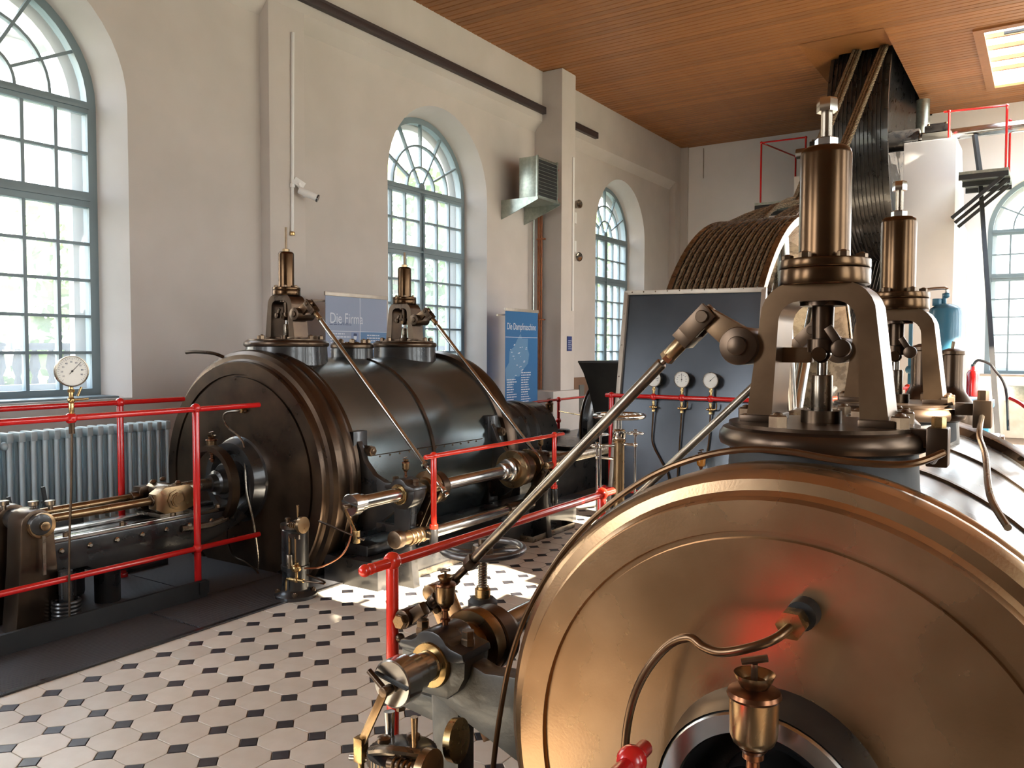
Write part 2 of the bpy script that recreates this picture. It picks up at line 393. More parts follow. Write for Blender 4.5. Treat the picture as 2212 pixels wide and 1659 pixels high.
# ceiling: boards across the hall, a slot for the rope pulley and a skylight
ce = struct(MB().box((-6.7, YF-.1, ZC+.03), (-2.95, YB+.1, ZC+.12)).box((-2.95, YF-.1, ZC+.03), (-1.87, 11.5, ZC+.12))
     .box((-1.87, YF-.1, ZC+.03), (-.85, YB+.1, ZC+.12)).box((-.85, YF-.1, ZC+.03), (1.1, 12.3, ZC+.12)).box((-.85, 15.0, ZC+.03), (1.1, YB+.1, ZC+.12))
     .box((1.1, YF-.1, ZC+.03), (XR+.3, YB+.1, ZC+.12)).build('ceiling', WOODD))
PW = .112; meshes = {}
def plank(x0, x1, y):
    k = (round(x0, 2), round(x1, 2))
    if k not in meshes:
        L_ = (x1-x0)/2; P = [(-PW/2+.0035, 0), (-PW/2+.012, -.008), (PW/2-.012, -.008), (PW/2-.0035, 0), (PW/2-.0035, .016), (-PW/2+.0035, .016)]
        meshes[k] = bake(MB().prism(P, lambda a, z, t: (t, a, z), -L_, L_).mesh('plank', sm=False), WOOD)
    inst('plank', meshes[k], ((x0+x1)/2, y, ZC+.014), ce)
y = 5.0; cnt = 0
while y < YB:
    if y > 15.0: segs = [(-6.4, -2.95), (-1.87, XR)]
    elif y > 12.3: segs = [(-6.4, -2.95), (-1.87, -.85), (1.1, XR)]
    elif y > 11.5: segs = [(-6.4, -2.95), (-1.87, XR)]
    else: segs = [(-6.4, XR)]
    for a, c in segs:
        plank(a, c, y); cnt += 1
    y += PW
b = MB(); y = YF
b.box((-6.4, YF, ZC), (XR, 4.94, ZC+.02)); b.build('distant_planks', WOOD, ce, sm=False, kind='stuff')
# slot lining: raking boarded hood going up into the roof
sb = MB(); n = 15
sb.add([(-2.95, 11.5, ZC), (-1.87, 11.5, ZC), (-1.87, 12.55, ZC+.12), (-2.62, 12.55, ZC+.12)], [(0, 1, 2, 3)])
sb.add([(-2.95, 11.5, ZC), (-2.62, 12.55, ZC+.12), (-2.95, 13.7, ZC)], [(0, 1, 2)])
sb.build('pulley_hood', WOOD, ce, sm=False, fix=False)
b = MB(); b.box((-3.0, 11.4, ZC+2.6), (-1.8, YB+.1, ZC+2.7)).box((-3.05, 11.4, ZC+.02), (-2.96, YB, ZC+2.7)).box((-1.86, 11.4, ZC+.02), (-1.78, YB, ZC+2.7)).box((-3.0, 11.35, ZC+.13), (-1.8, 11.45, ZC+2.7)).box((-3.0, YB, ZC-.02), (-1.8, YB+.1, ZC+2.7)); b.build('hood_roof', BLACKM, ce, sm=False)
# skylight shaft and window
sk = struct(thing('window_9', '', '', (0, 0, 0))); del sk['label']; del sk['category']
b = MB()
for a, c in (((-.845, 12.305), (1.095, 12.305)), ((1.095, 12.305), (1.095, 14.995)), ((1.095, 14.995), (-.845, 14.995)), ((-.845, 14.995), (-.845, 12.305))):
    b.add([(*a, ZC), (*c, ZC), (*c, ZC+.2), (*a, ZC+.2)], [(0, 1, 2, 3)])
b.build('shaft_lining', WHITE, sk, sm=False, fix=False)
for (a, c) in (((-.92, 12.2, 0), (-.80, 15.1, 0)), ((1.05, 12.2, 0), (1.17, 15.1, 0)), ((-.8, 12.2, 0), (1.05, 12.32, 0)), ((-.8, 14.98, 0), (1.05, 15.1, 0))):
    MB().box((a[0], a[1], ZC-.02), (c[0], c[1], ZC+.02)).build('casing', WOOD, sk)
for yy in (13.05, 13.55, 14.1, 14.6): MB().box((-.85, yy-.025, ZC+.13), (1.1, yy+.025, ZC+.19)).build('glazing_bar', WOOD, sk)
MB().box((-.6, 12.8, ZC+.08), (1.0, 12.84, ZC+.11)).build('opening_bar', BLACKM, sk)
MB().box((-.84, 12.31, ZC+.19), (1.09, 14.99, ZC+.198)).build('pane', GLASS, sk)

# ------------------------------------------------------------------ windows (grey-blue frames, glazing bars, panes, fan light)
def make_window(n):
    """local: x = depth (outwards -x), y along wall, centred, z up"""
    r = bpy.data.objects.new('window_%d' % n, None); COL.objects.link(r); ORG[r.name] = Vector((0, 0, 0)); r['kind'] = 'structure'
    R = RW-.09; x0 = -.32; fw = .075
    f = lambda u, z, t: (x0-t, u, z)
    O = arch_pts(0, R+.01, Z0, ZS); I = arch_pts(0, R-fw, Z0+fw, ZS)
    for (d0, d1, P, Q, nm, mm) in ((0, .09, O, I, 'frame', BLUEF), (.16, .24, O, arch_pts(0, R-.13, Z0+.12, ZS), 'outer_frame', WHITE)):
        b = MB()
        for t in (d0, d1): b.strip([f(u, z, t) for u, z in P], [f(u, z, t) for u, z in Q], True)
        b.strip([f(u, z, d0) for u, z in P], [f(u, z, d1) for u, z in P], True); b.strip([f(u, z, d0) for u, z in Q], [f(u, z, d1) for u, z in Q], True)
        b.build(nm, mm, r, ang=30)
    MB().box((x0-.1, -R, Z0-.03), (x0+.28, R, Z0+.02)).build('sill', BLUEF, r, bevel=.01)
    rr = R-fw; zt1 = ZS-.02; zt2 = 2.72
    zb = Z0+fw
    for z, h_ in ((zt1, .10), (zt2, .13)):
        MB().box((x0-.085, -rr, z-h_/2), (x0+.012, rr, z+h_/2)).build('transom', BLUEF, r, bevel=.006)
        MB().box((x0+.012, -rr, z-.012), (x0+.03, rr, z+.012)).build('transom_moulding', BLUEF, r)
    MB().box((x0-.085, -.055, zb), (x0+.012, .055, zt1)).build('mullion', BLUEF, r, bevel=.006)
    MB().cyl((x0+.03, 0, zb+.1), (x0+.03, 0, zt1-.05), .009, n=8).build('espagnolette_rod', BLUEF, r)
    cols = [-rr, -rr+(rr-.055)/3, -rr+2*(rr-.055)/3, -.055, .055, .055+(rr-.055)/3, .055+2*(rr-.055)/3, rr]
    zl = [zb+(zt2-.065-zb)*i/5 for i in range(6)]; zu = [zt2+.065+(zt1-.05-zt2-.065)*i/2 for i in range(3)]
    for c in (1, 2, 5, 6):
        for a, e_ in ((zl[0], zl[-1]), (zu[0], zu[-1])):
            MB().box((x0-.06, cols[c]-.014, a), (x0, cols[c]+.014, e_)).build('glazing_bar', BLUEF, r)
    for zz in zl[1:-1]+zu[1:-1]:
        for a, e_ in ((-rr, -.055), (.055, rr)):
            MB().box((x0-.055, a, zz-.012), (x0-.004, e_, zz+.012)).build('glazing_bar', BLUEF, r)
    w_ = (rr-.055)/3
    pl = bake(MB().box((-.002, -w_/2, -.5), (.002, w_/2, .5)).mesh('pane', sm=False), GLASS)
    for zz in (zl, zu):
        for k in range(len(zz)-1):
            for c in (0, 1, 2, 4, 5, 6):
                p = inst('pane', pl, (x0-.03, (cols[c]+cols[c+1])/2, (zz[k]+zz[k+1])/2), r); p.scale = (1, 1, zz[k+1]-zz[k])
    # fan light
    zc_ = zt1+.05; ra = (ZS-zc_)+rr
    for q in (1, 2):
        b = MB(); rq = ra*q/3; N = 20
        for t in (0, 1): pass
        A = [(rq-.012, x0-.055), (rq+.012, x0-.055), (rq+.012, x0-.004), (rq-.012, x0-.004)]
        vs = []; fs = []
        for i in range(N+1):
            a = pi*i/N
            for (q_, xx) in A: vs.append((xx, q_*cos(a), zc_+q_*sin(a)))
        for i in range(N):
            for j in range(4): fs.append((i*4+j, i*4+(j+1) % 4, i*4+4+(j+1) % 4, i*4+4+j))
        b.add(vs, fs); b.build('fan_arc_bar', BLUEF, r)
    for deg, ri in ((90, 1/3), (60, 0), (120, 0), (28, 1/3), (152, 1/3)):
        a = radians(deg); p = (x0-.03, ra*ri*cos(a), zc_+ra*ri*sin(a)); q = (x0-.03, (ra+.02)*cos(a), zc_+(ra+.02)*sin(a))
        MB().bar(p, q, .045, .024, up=(-sin(a)*0, -sin(a), cos(a))).build('fan_bar', BLUEF, r)
    MB().lathe((x0, 0, zc_+.02), (-1, 0, 0), [(-.012, .05), (0, .06), (.06, .06)], 16).build('fan_boss', BLUEF, r)
    for q, angs in ((0, (0, 60, 120, 180)), (1, (0, 28, 60, 90, 120, 152, 180)), (2, (0, 28, 60, 90, 120, 152, 180))):
        for a0, a1 in zip(angs, angs[1:]):
            N = 5; A = [(x0-.03, max(.001, ra*q/3)*cos(radians(a0+(a1-a0)*i/N)), zc_+max(.001, ra*q/3)*sin(radians(a0+(a1-a0)*i/N))) for i in range(N+1)]
            B = [(x0-.03, ra*(q+1)/3*cos(radians(a0+(a1-a0)*i/N)), zc_+ra*(q+1)/3*sin(radians(a0+(a1-a0)*i/N))) for i in range(N+1)]
            MB().strip(A, B).build('pane', GLASS, r, sm=False)
    return r
def copy_win(src, n):
    def cp(o, par, nm=None):
        c = o.copy(); COL.objects.link(c)
        if nm: c.name = nm
        if par is not None: c.parent = par
        for ch in o.children: cp(ch, c)
        return c
    return cp(src, None, 'window_%d' % n)
w1 = make_window(1); w1.location = (XP, WINY[1], 0)
for n, (loc, rz) in enumerate([((XP, WINY[2], 0), 0), ((XP, WINY[3], 0), 0), ((0.0, YB, 0), -pi/2), ((XR, WINY[1], 0), pi), ((XR, WINR[3], 0), pi), ((XR, WINR[2], 0), pi), ((XR, WINR[0], 0), pi)], 2):
    w = copy_win(w1, n); w.location = loc; w.rotation_euler = (0, 0, rz)
# ------------------------------------------------------------------ generic fittings
def oil_cup(label, loc, s=1., group=None, fancy=False, gm=None):
    r = thing('oil_cup', label, 'oil cup', loc, group); L = Vector(loc)
    z = lambda a: (L.x, L.y, L.z+a*s)
    MB().lathe(z(0), (0, 0, 1), [(0, .012*s), (.012*s, .012*s), (.014*s, .019*s), (.022*s, .019*s), (.026*s, .011*s), (.05*s, .010*s), (.054*s, .016*s), (.062*s, .016*s), (.07*s, .022*s)], 14).build('stem', DCOPPER, r)
    MB().lathe(z(.07), (0, 0, 1), [(0, .02*s), (.008*s, .030*s), (.02*s, .035*s), (.075*s, .036*s)], 20).build('bowl', gm or BRONZEL, r)
    MB().lathe(z(.145), (0, 0, 1), [(0, .038*s), (.004*s, .040*s), (.01*s, .038*s), (.014*s, .02*s)], 20).build('lid', DCOPPER, r)
    MB().lathe(z(.157), (0, 0, 1), [(0, .012*s), (.004*s, .02*s), (.018*s, .028*s), (.024*s, .030*s), (.023*s, .027*s), (.012*s, .018*s), (.008*s, .004*s)], 20, cap=False).build('filler_dish', BRONZEL, r)
    k = MB().cyl(z(.165), z(.195), .005*s, n=10); k.cyl((L.x-.018*s, L.y-.004*s, L.z+.196*s), (L.x+.018*s, L.y+.004*s, L.z+.206*s), .0055*s, n=10)
    k.build('tap', BOLT, r); return r
def handwheel(b, c, R, rt, spokes=3, rh=.02, drop=.0):
    c = Vector(c); b.torus(c, (0, 0, 1), R, rt, 40, 12); b.lathe(c+Vector((0, 0, -.02-drop)), (0, 0, 1), [(0, rh), (.04, rh), (.045, rh*.7)], 16)
    for i in range(spokes):
        a = 2*pi*i/spokes+.4; mid = c+Vector((R*.5*cos(a+.25), R*.5*sin(a+.25), -drop*.6))
        b.tube([c+Vector((rh*.6*cos(a), rh*.6*sin(a), -drop)), mid, c+Vector((R*cos(a), R*sin(a), 0))], rt*.62, 8)
    return b
def gauge(label, c, nrm, R, depth, needle=-135, group=None):
    r = thing('pressure_gauge', label, 'gauge', c, group); c = Vector(c); n = Vector(nrm).normalized()
    MB().lathe(c-n*depth, n, [(0, R*.86), (.006, R*.95), (depth*.7, R*.96), (depth*.74, R), (depth+.004, R), (depth+.005, R*.93), (depth, R*.92)], 36).build('case', DSTEEL, r)
    MB().lathe(c-n*.001, n, [(0, R*.93), (.0015, R*.93)], 36).build('dial', DIAL, r); dl = LAST[0]
    sd = Vector((0, 0, 1)).cross(n).normalized(); up = Vector((0, 0, 1))
    b = MB()
    for i in range(31):
        a = radians(225-270*i/30); dr = sd*cos(a)+up*sin(a); l = .13 if i % 3 == 0 else .07
        b.bar(c+n*.0016+dr*R*(.86-l), c+n*.0016+dr*R*.86, R*.014, .0004, up=n)
    b.box((0, 0, 0), (0, 0, 0)) if 0 else None
    b.build('dial_marks', PRINTD, dl, sm=False, kind='stuff')
    if R > .06:
        rot = Matrix((sd, up, n)).transposed().to_euler()
        for i, s in enumerate(('10', '20', '30', '40', '50', '60', '70', '80', '90')):
            a = radians(225-270*(i*3+1.5)/28); dr = sd*cos(a)+up*sin(a)
            text('dial_number', s, R*.15, PRINTD, dl, c+n*.0012+dr*R*.6-sd*R*.08-up*R*.05, rot, ext=.0003)
    a = radians(needle); dr = sd*cos(a)+up*sin(a)
    b = MB().bar(c+n*.003-dr*R*.25, c+n*.003+dr*R*.78, R*.03, .001, up=n); b.lathe(c+n*.001, n, [(0, R*.07), (.004, R*.06)], 12)
    b.build('needle', BLACKM, r); return r
def rail_knob(b, p, r=.03): return b.sph(p, r, 16)
def bolt_ring(parent, c, R, n, mesh, a0=0., z=0.):
    for i in range(n):
        a = a0+2*pi*i/n; inst('bolt', mesh, (c[0]+R*cos(a), c[1]+R*sin(a), c[2]+z), parent, rot=(0, 0, a*1.7))

# ------------------------------------------------------------------ the two steam cylinders
BM1 = hexmesh(.021, .026, .006); BM2 = hexmesh(.017, .022, .006); BM3 = hexmesh(.013, .014, .003)
def cylinder(name, label, xc, y0, y1, k, barrel, cover, bands, valves, mid):
    zc = .589; r = thing(name, label, 'steam cylinder', (xc, (y0+y1)/2, max(0, zc-.8*k)))
    o = (xc, y0, zc); Y = (0, 1, 0)
    MB().lathe(o, Y, [(.0, .20*k), (.0, .684*k), (.014*k, .686*k), (.014*k, .70*k), (0, .704*k), (0, .785*k), (.012, .789*k)], 96, cap=False).build('end_cover', cover, r, ang=50)
    MB().lathe(o, Y, [(.012, .789*k), (.03*k, .792*k), (.045*k, .805*k), (.05*k, .835*k), (.07*k, .858*k), (.10*k, .868*k), (.135*k, .866*k), (.16*k, .852*k), (.175*k, .85*k), (.19*k, .862*k), (.21*k, .866*k), (.235*k, .86*k), (.245*k, .84*k), (.26*k, .836*k), (.285*k, .842*k), (.29*k, .815*k)], 96, cap=False).build('cover_rim', cover, r, ang=28)
    MB().lathe(o, Y, [(.27*k, .812*k), (y1-y0-.2*k, .812*k)], 96, cap=False).build('barrel', barrel, r)
    for t in bands:
        MB().lathe(o, Y, [(t-.017*k, .812*k), (t-.016*k, .821*k), (t+.016*k, .821*k), (t+.017*k, .812*k)], 96, cap=False).build('band', BRONZED if k > .9 else BOLT, r)
    L = y1-y0
    MB().lathe(o, Y, [(L-.21*k, .81*k), (L-.2*k, .845*k), (L-.13*k, .862*k), (L-.06*k, .85*k), (L-.04*k, .79*k), (L, .78*k), (L, .1)], 96, cap=False).build('rear_rim', cover if k > .9 else BRONZED, r, ang=30)
    for (yv, rv, zt) in valves:
        MB().lathe((xc, yv, zc+.72*k), (0, 0, 1), [(0, rv*.98), (.04, rv*.95), (zt-zc-.72*k, rv*.93)], 48, cap=False).build('valve_chest', BLACK if k > .9 else BLACKM, r)
    b = MB()
    for i in range(18): pass
    return r
lp = cylinder('low_pressure_cylinder', 'large dark steam cylinder with brown end cover beyond the tiled aisle', -4.52, 3.55, 5.75, 1., BARREL, BRONZED, [1.08], [(3.97, .30, 1.478), (5.24, .275, 1.478), (4.62, .17, 1.468)], None)
# front hub, gland and C shaped guide bracket of the far cylinder
hb = MB().lathe((-4.52, 3.56, .589), (0, -1, 0), [(0, .30), (.02, .275), (.06, .26), (.09, .25), (.09, .20), (.05, .17), (.05, .13), (.12, .125), (.14, .11), (.14, .085), (.20, .08), (.21, .06), (.25, .055)], 40)
hb.build('gland_hub', BLACK, lp, ang=30)
b = MB()
N = 18; pts = [(-4.52+.25*cos(radians(-52+190*i/N)), .575+.26*sin(radians(-52+190*i/N))) for i in range(N+1)]
pts2 = [(-4.52+.215*cos(radians(-52+190*i/N)), .575+.225*sin(radians(-52+190*i/N))) for i in range(N+1)]
for t in (3.30, 3.36): b.strip([(x, t, z) for x, z in pts], [(x, t, z) for x, z in pts2])
b.strip([(x, 3.30, z) for x, z in pts], [(x, 3.36, z) for x, z in pts]); b.strip([(x, 3.30, z) for x, z in pts2], [(x, 3.36, z) for x, z in pts2])
b.build('guide_bracket', BRONZED, lp, ang=30)
MB().tube([(-4.37, 3.33, .38), (-4.37, 3.2, .36), (-4.37, 3.0, .37)], .022).build('bracket_foot', DSTEEL, lp)
# saddle base under the barrel and swan neck brackets on the aisle side
MB().box((-4.9, 3.8, -.006), (-3.78, 5.6, .05)).build('saddle', BLACK, lp, bevel=.01)
for yb in (3.84, 5.36):
    prof = [(-3.86, .86), (-3.73, .88), (-3.69, .82), (-3.66, .74), (-3.58, .66), (-3.48, .62), (-3.38, .62), (-3.34, .50), (-3.44, .42), (-3.60, .30), (-3.80, .26)]
    MB().prism(prof, lambda a, z, t: (a, t, z), yb, yb+.05).build('swan_neck_bracket', BLACK, lp, bevel=.006)
    MB().box((-3.82, yb-.03, .22), (-3.72, yb+.10, .93)).build('mounting_pad', BLACK, lp, bevel=.008)
    b = MB().cyl((-3.80, yb+.07, .80), (-3.66, yb+.07, .80), .035); b.hexn((-3.67, yb+.07, .80), (1, 0, 0), .034, .03, .008)
    b.build('stud_nut', BOLT, lp)
MB().box((-3.745, 4.0, .72), (-3.725, 5.25, .76)).build('rivet_strip', BRONZED, lp)
for i in range(12): inst('rivet', bake(MB().sph((0, 0, 0), .007, 8).mesh('rivet'), BOLT) if i == 0 else bpy.data.meshes['rivet'], (-3.722, 4.06+i*.1, .745), lp)

hp = cylinder('high_pressure_cylinder', 'huge brassy steam cylinder end nearest the camera with round bronze cover', -.427, 1.58, 3.42, .744, BARRELN, BRONZE, [.62, 1.18], [(1.93, .215, 1.248), (3.0, .205, 1.238), (2.47, .135, 1.233)], None)
MB().lathe((-.427, 1.59, .589), (0, -1, 0), [(0, .225), (.03, .215), (.075, .21), (.10, .205)], 56, cap=False).build('hub_ring', BLACK, hp)
MB().lathe((-.427, 1.59, .589), (0, -1, 0), [(.095, .205), (.105, .198), (.105, .165), (.098, .162)], 56, cap=False).build('hub_face', STEEL, hp)
MB().lathe((-.427, 1.59, .589), (0, -1, 0), [(.10, .163), (.02, .14), (.01, .10), (.09, .092), (.12, .09)], 48, cap=False).build('hub_recess', BLACK, hp, ang=60)
MB().lathe((-.427, 1.59, .589), (0, -1, 0), [(.11, .105), (.22, .103), (.25, .10), (.255, .03), (.60, .03)], 40, cap=False).build('gland', STEEL, hp)
for i in range(6):
    a = radians(30+60*i); p = (-.427+.08*cos(a), 1.34, .589+.08*sin(a)); MB().hexn(p, (0, -1, 0), .014, .018, .004).build('gland_nut', BOLT, hp)
MB().lathe((-.372, 1.585, .969), (0, -1, 0), [(0, .03), (.04, .028)], 24).build('tapping_boss', BLACKM, hp)
MB().box((-1.05, 1.75, -.006), (.2, 3.3, .04)).build('saddle', BLACK, hp, bevel=.01)
b = MB().hexn((-.377, 1.49, .965), (0, 1, 0), .027, .045); b.build('union_nut', BRASS, hp)
MB().cyl((-.376, 1.50, .965), (-.372, 1.58, .969), .016).build('union_tail', BOLT, hp)
MB().tube([(-.377, 1.50, .964), (-.392, 1.45, .952), (-.43, 1.43, .934), (-.482, 1.43, .915), (-.52, 1.44, .914), (-.552, 1.45, .922), (-.60, 1.46, .892), (-.648, 1.46, .824), (-.677, 1.46, .742), (-.692, 1.47, .63), (-.70, 1.50, .45)], .0085, 12, 6).build('drain_tube', TUBE, hp)
MB().tube([(-.158, 1.70, 1.274), (-.20, 1.66, 1.256), (-.257, 1.64, 1.252), (-.339, 1.63, 1.256), (-.426, 1.625, 1.266), (-.519, 1.62, 1.262), (-.617, 1.62, 1.235), (-.721, 1.625, 1.184), (-.833, 1.63, 1.098), (-.929, 1.635, .995), (-1.017, 1.64, .860), (-1.069, 1.64, .737), (-1.10, 1.64, .614), (-1.13, 1.64, .42), (-1.14, 1.64, .2)], .0068, 10, 6).build('oil_tube', TUBE, hp)
ob = MB().box((-.205, 1.86, 1.225), (-.165, 1.915, 1.305)); ob.box((-.25, 1.87, 1.262), (-.19, 1.90, 1.300)); ob.build('oil_block', BRONZED, hp, bevel=.003)
MB().hexn((-.185, 1.89, 1.305), (0, 0, 1), .014, .022).build('oil_block_nut', BRASS, hp)
MB().tube([(-.185, 1.86, 1.25), (-.185, 1.80, 1.245), (-.175, 1.74, 1.26), (-.158, 1.70, 1.274)], .0068).build('oil_tube_end', TUBE, hp)
ob = MB().box((-.19, 2.88, 1.225), (-.14, 2.95, 1.31)); ob.box((-.24, 2.89, 1.262), (-.19, 2.93, 1.30)); ob.build('oil_block', BRONZED, hp, bevel=.003)
MB().hexn((-.165, 2.915, 1.31), (0, 0, 1), .016, .03).build('oil_block_nut', BRONZED, hp)
MB().tube([(-.165, 2.88, 1.26), (-.16, 2.7, 1.22), (-.13, 2.45, 1.19), (-.10, 2.1, 1.14), (-.06, 1.95, 1.10)], .008).build('oil_tube', DSTEEL, hp)

# ------------------------------------------------------------------ valve gear units on the cylinders
def valve(label, xc, yc, zb, rf, sx, rod_end, stud, nut=True, grp=None):
    """zb = top of flange"""
    r = thing('valve_bonnet', label, 'valve gear', (xc, yc, zb), grp); c = lambda x, y, z: (xc+x*sx, yc+y, zb+z)
    MB().lathe(c(0, 0, -.055), (0, 0, 1), [(0, rf*.93), (.006, rf*.985), (.016, rf), (.03, rf*.995), (.042, rf*.96), (.047, rf*.90), (.055, rf*.90), (.055, .01)], 56).build('flange', BRONZED, r, ang=30); fl_ = LAST[0]
    for dg in (-18, -106, -188, -222, 25, 62, 98, 140):
        a = radians(dg if sx < 0 else dg+20); inst('bolt', BM1, c(rf*.80*cos(a)*sx, rf*.80*sin(a), 0), fl_, rot=(0, 0, a*1.3))
    # yoke: front and back profile with rounded arch
    hw, hi, dp, ht, tl = .130, .088, .065, .315, .045
    def arch(hwb, hwt, zt, rr, z0):
        P = [(-hwb, z0), (-hwt, zt-rr)]; P += [(-hwt+rr-rr*cos(a), zt-rr+rr*sin(a)) for a in [pi/2*i/6 for i in range(1, 7)]]
        return P+[(-x, z) for x, z in reversed(P)]
    O = arch(.152, .122, .315, .075, 0); I = arch(.094, .082, .272, .045, 0)
    b = MB()
    for t in (-dp, dp): b.strip([c(x, t, z) for x, z in O], [c(x, t, z) for x, z in I])
    b.strip([c(x, -dp, z) for x, z in O], [c(x, dp, z) for x, z in O]); b.strip([c(x, -dp, z) for x, z in I], [c(x, dp, z) for x, z in I])
    b.build('yoke', BRONZEY if sx < 0 else BRONZED, r, ang=40, bevel=.004)
    for q in (-.1275, .1275): MB().box((xc+q-.037, yc-dp-.012, zb-.002), (xc+q+.037, yc+dp+.012, zb+.016)).build('yoke_foot', BRONZED, r, bevel=.004)
    MB().rcyl(c(0, 0, .308), c(0, 0, .345), .098, .03, 48).rcyl(c(0, 0, .345), c(0, 0, .366), .098, .03, 48).build('spring_flange', BRONZEM, r); fl_ = LAST[0]
    for i in range(6):
        a = 2*pi*(i+.2)/6; inst('bolt', BM3, c(.078*cos(a)*sx, .078*sin(a), .365), fl_, rot=(0, 0, a))
    MB().lathe(c(0, 0, .364), (0, 0, 1), [(0, .055), (.235, .055), (.246, .052), (.252, .044), (.254, .02)], 40).build('spring_housing', BRONZEM, r, ang=45)
    b = MB().hexn(c(0, 0, .616), (0, 0, 1), .025, .022); b.lathe(c(0, 0, .61), (0, 0, 1), [(0, .03), (.006, .03), (.007, .01)], 20)
    b.build('lock_nut', STEEL if nut else BRONZEL, r)
    MB().cyl(c(0, 0, .63), c(0, 0, stud), .0125 if nut else .009, n=12).build('adjusting_screw', DSTEEL if nut else BOLT, r)
    if nut: MB().hexn(c(0, 0, stud-.005), (0, 0, 1), .0225, .03, .0).build('screw_head', CHROME, r)
    # spindle
    b = MB().lathe(c(0, 0, .275), (0, 0, -1), [(0, .05), (.012, .05), (.014, .024), (.085, .023), (.087, .033), (.115, .033), (.118, .02)], 24); b.build('spindle_guide', BRONZED, r)
    MB().sph(c(0, -.01, .155), .021).cyl(c(0, -.035, .155), c(0, .02, .155), .016).build('ball_joint', BRONZEM, r)
    MB().cyl(c(0, 0, .145), c(0, 0, .09), .011).build('spindle', STEEL, r)
    MB().rcyl(c(0, 0, .02), c(0, 0, .108), .0235, .1).build('gland_sleeve', DSTEEL, r)
    MB().cyl(c(0, 0, 0), c(0, 0, .028), .044, n=28).build('gland_base', BRONZED, r)
    # levers: inner rocker, pivot boss, outer arm, knee
    MB().box(c(.02, -.012, .135) if sx > 0 else c(.125, -.012, .135), c(.125, .012, .17) if sx > 0 else c(.02, .012, .17)).build('inner_rocker', BRONZEY, r, bevel=.003)
    pv = c(.167, 0, .173)
    b = MB().rcyl((pv[0], pv[1]-dp-.02, pv[2]), (pv[0], pv[1]+dp+.01, pv[2]), .044, .06, 32); b.rcyl((pv[0], pv[1]-dp-.032, pv[2]), (pv[0], pv[1]-dp-.018, pv[2]), .022, .1)
    b.build('pivot_boss', BRONZED, r)
    kn = c(.262, 0, .243)
    P = [Vector(pv)+Vector((-.01*sx, 0, .04)), Vector(pv)+Vector((.035*sx, 0, -.012)), Vector(kn)+Vector((.014*sx, 0, -.018)), Vector(kn)+Vector((-.008*sx, 0, .024))]
    b = MB(); v = []
    for t in (-.045, -.022): v += [p+Vector((0, t, 0)) for p in P]
    b.add(v, [(3, 2, 1, 0), (4, 5, 6, 7), (0, 1, 5, 4), (1, 2, 6, 5), (2, 3, 7, 6), (3, 0, 4, 7)]); b.rcyl((kn[0], yc-.045, kn[2]), (kn[0], yc-.02, kn[2]), .027, .1)
    b.build('outer_arm', BRONZEY, r, bevel=.002)
    b = MB().rcyl((pv[0]-.215*sx, yc-dp+.01, zb+.168), (pv[0]-.215*sx, yc-dp+.035, zb+.168), .02, .1); b.bar((pv[0]-.215*sx, yc-dp+.022, zb+.172), (xc-.02*sx, yc-dp+.022, zb+.215), .012, .018, up=(0, 0, 1))
    b.build('spring_catch', BRONZED, r, bevel=.002)
    # valve rod with clevis
    R = thing('valve_rod', label.replace(LBL, 'long steel rod slanting down from the '+LBL) if 0 else ROD[label], 'rod', rod_end, 'valve rods')
    k = Vector((kn[0], yc-.045, kn[2])); e_ = Vector(rod_end); dd = (e_-k).normalized(); L = (e_-k).length
    sd = Vector((0, 1, 0)); upv = dd.cross(sd).normalized()
    b = MB()
    for s_ in (-.018, .026): b.bar(k+sd*(s_+.01)-dd*.022, k+sd*(s_+.01)+dd*.062, .012, .046, up=upv)
    b.bar(k+sd*.014+dd*.045, k+sd*.014+dd*.085, .052, .046, up=upv); b.rcyl(k+sd*(-.022), k+sd*.05, .015, .1)
    b.build('clevis', BRONZED, R, bevel=.003)
    k2 = k+sd*.014
    MB().rcyl(k2+dd*.085, k2+dd*.135, .018, .1).hexn(k2+dd*.13, dd, .019, .018).build('socket', BRONZEL, R)
    MB().cyl(k2+dd*.14, k2+dd*.165, .008).build('thread', DSTEEL, R)
    rr = .0145 if sx < 0 else .0155
    MB().rcyl(k2+dd*.16, k2+dd*(L-.22), rr, .2).build('rod', DSTEEL if sx < 0 else STEEL, R)
    q = k2+dd*(L-.22)
    b = MB().hexn(q, dd, .022, .035).rcyl(q+dd*.035, q+dd*.10, .012, .1).hexn(q+dd*.10, dd, .018, .02).rcyl(q+dd*.12, q+dd*.20, .015, .1).rcyl(q+dd*.2, q+dd*.235, .021, .2).rcyl(q+dd*.245, q+dd*.265, .018, .2)
    b.build('turnbuckle', CHROME if sx > 0 else BRONZED, R)
    return r
LBL = ''
ROD = {}
def vlv(l, rl, *a, **k): ROD[l] = rl; return valve(l, *a, **k)
vlv('brass valve bonnet standing tallest on the near cylinder cover', 'long steel rod slanting from the tallest near bonnet across the picture', -.427, 1.93, 1.300, .225, -1, (-1.56, 1.93, .69), .70, grp='valve bonnets')
vlv('smaller looking brass valve bonnet second along the near cylinder', 'steel rod running behind the long one from the second near bonnet', -.427, 3.0, 1.290, .212, -1, (-1.56, 3.0, .69), .71, grp='valve bonnets')
vlv('bronze valve bonnet at the front of the far cylinder', 'bright rod slanting down in front of the far cylinder barrel middle', -4.52, 3.97, 1.530, .295, 1, (-3.124, 3.97, .585), .79, nut=False, grp='valve bonnets')
vlv('bronze valve bonnet in front of the second window on the far cylinder', 'bright rod slanting down beside the rear rim of the far cylinder', -4.52, 5.24, 1.530, .268, 1, (-3.078, 5.24, .511), .74, nut=False, grp='valve bonnets')
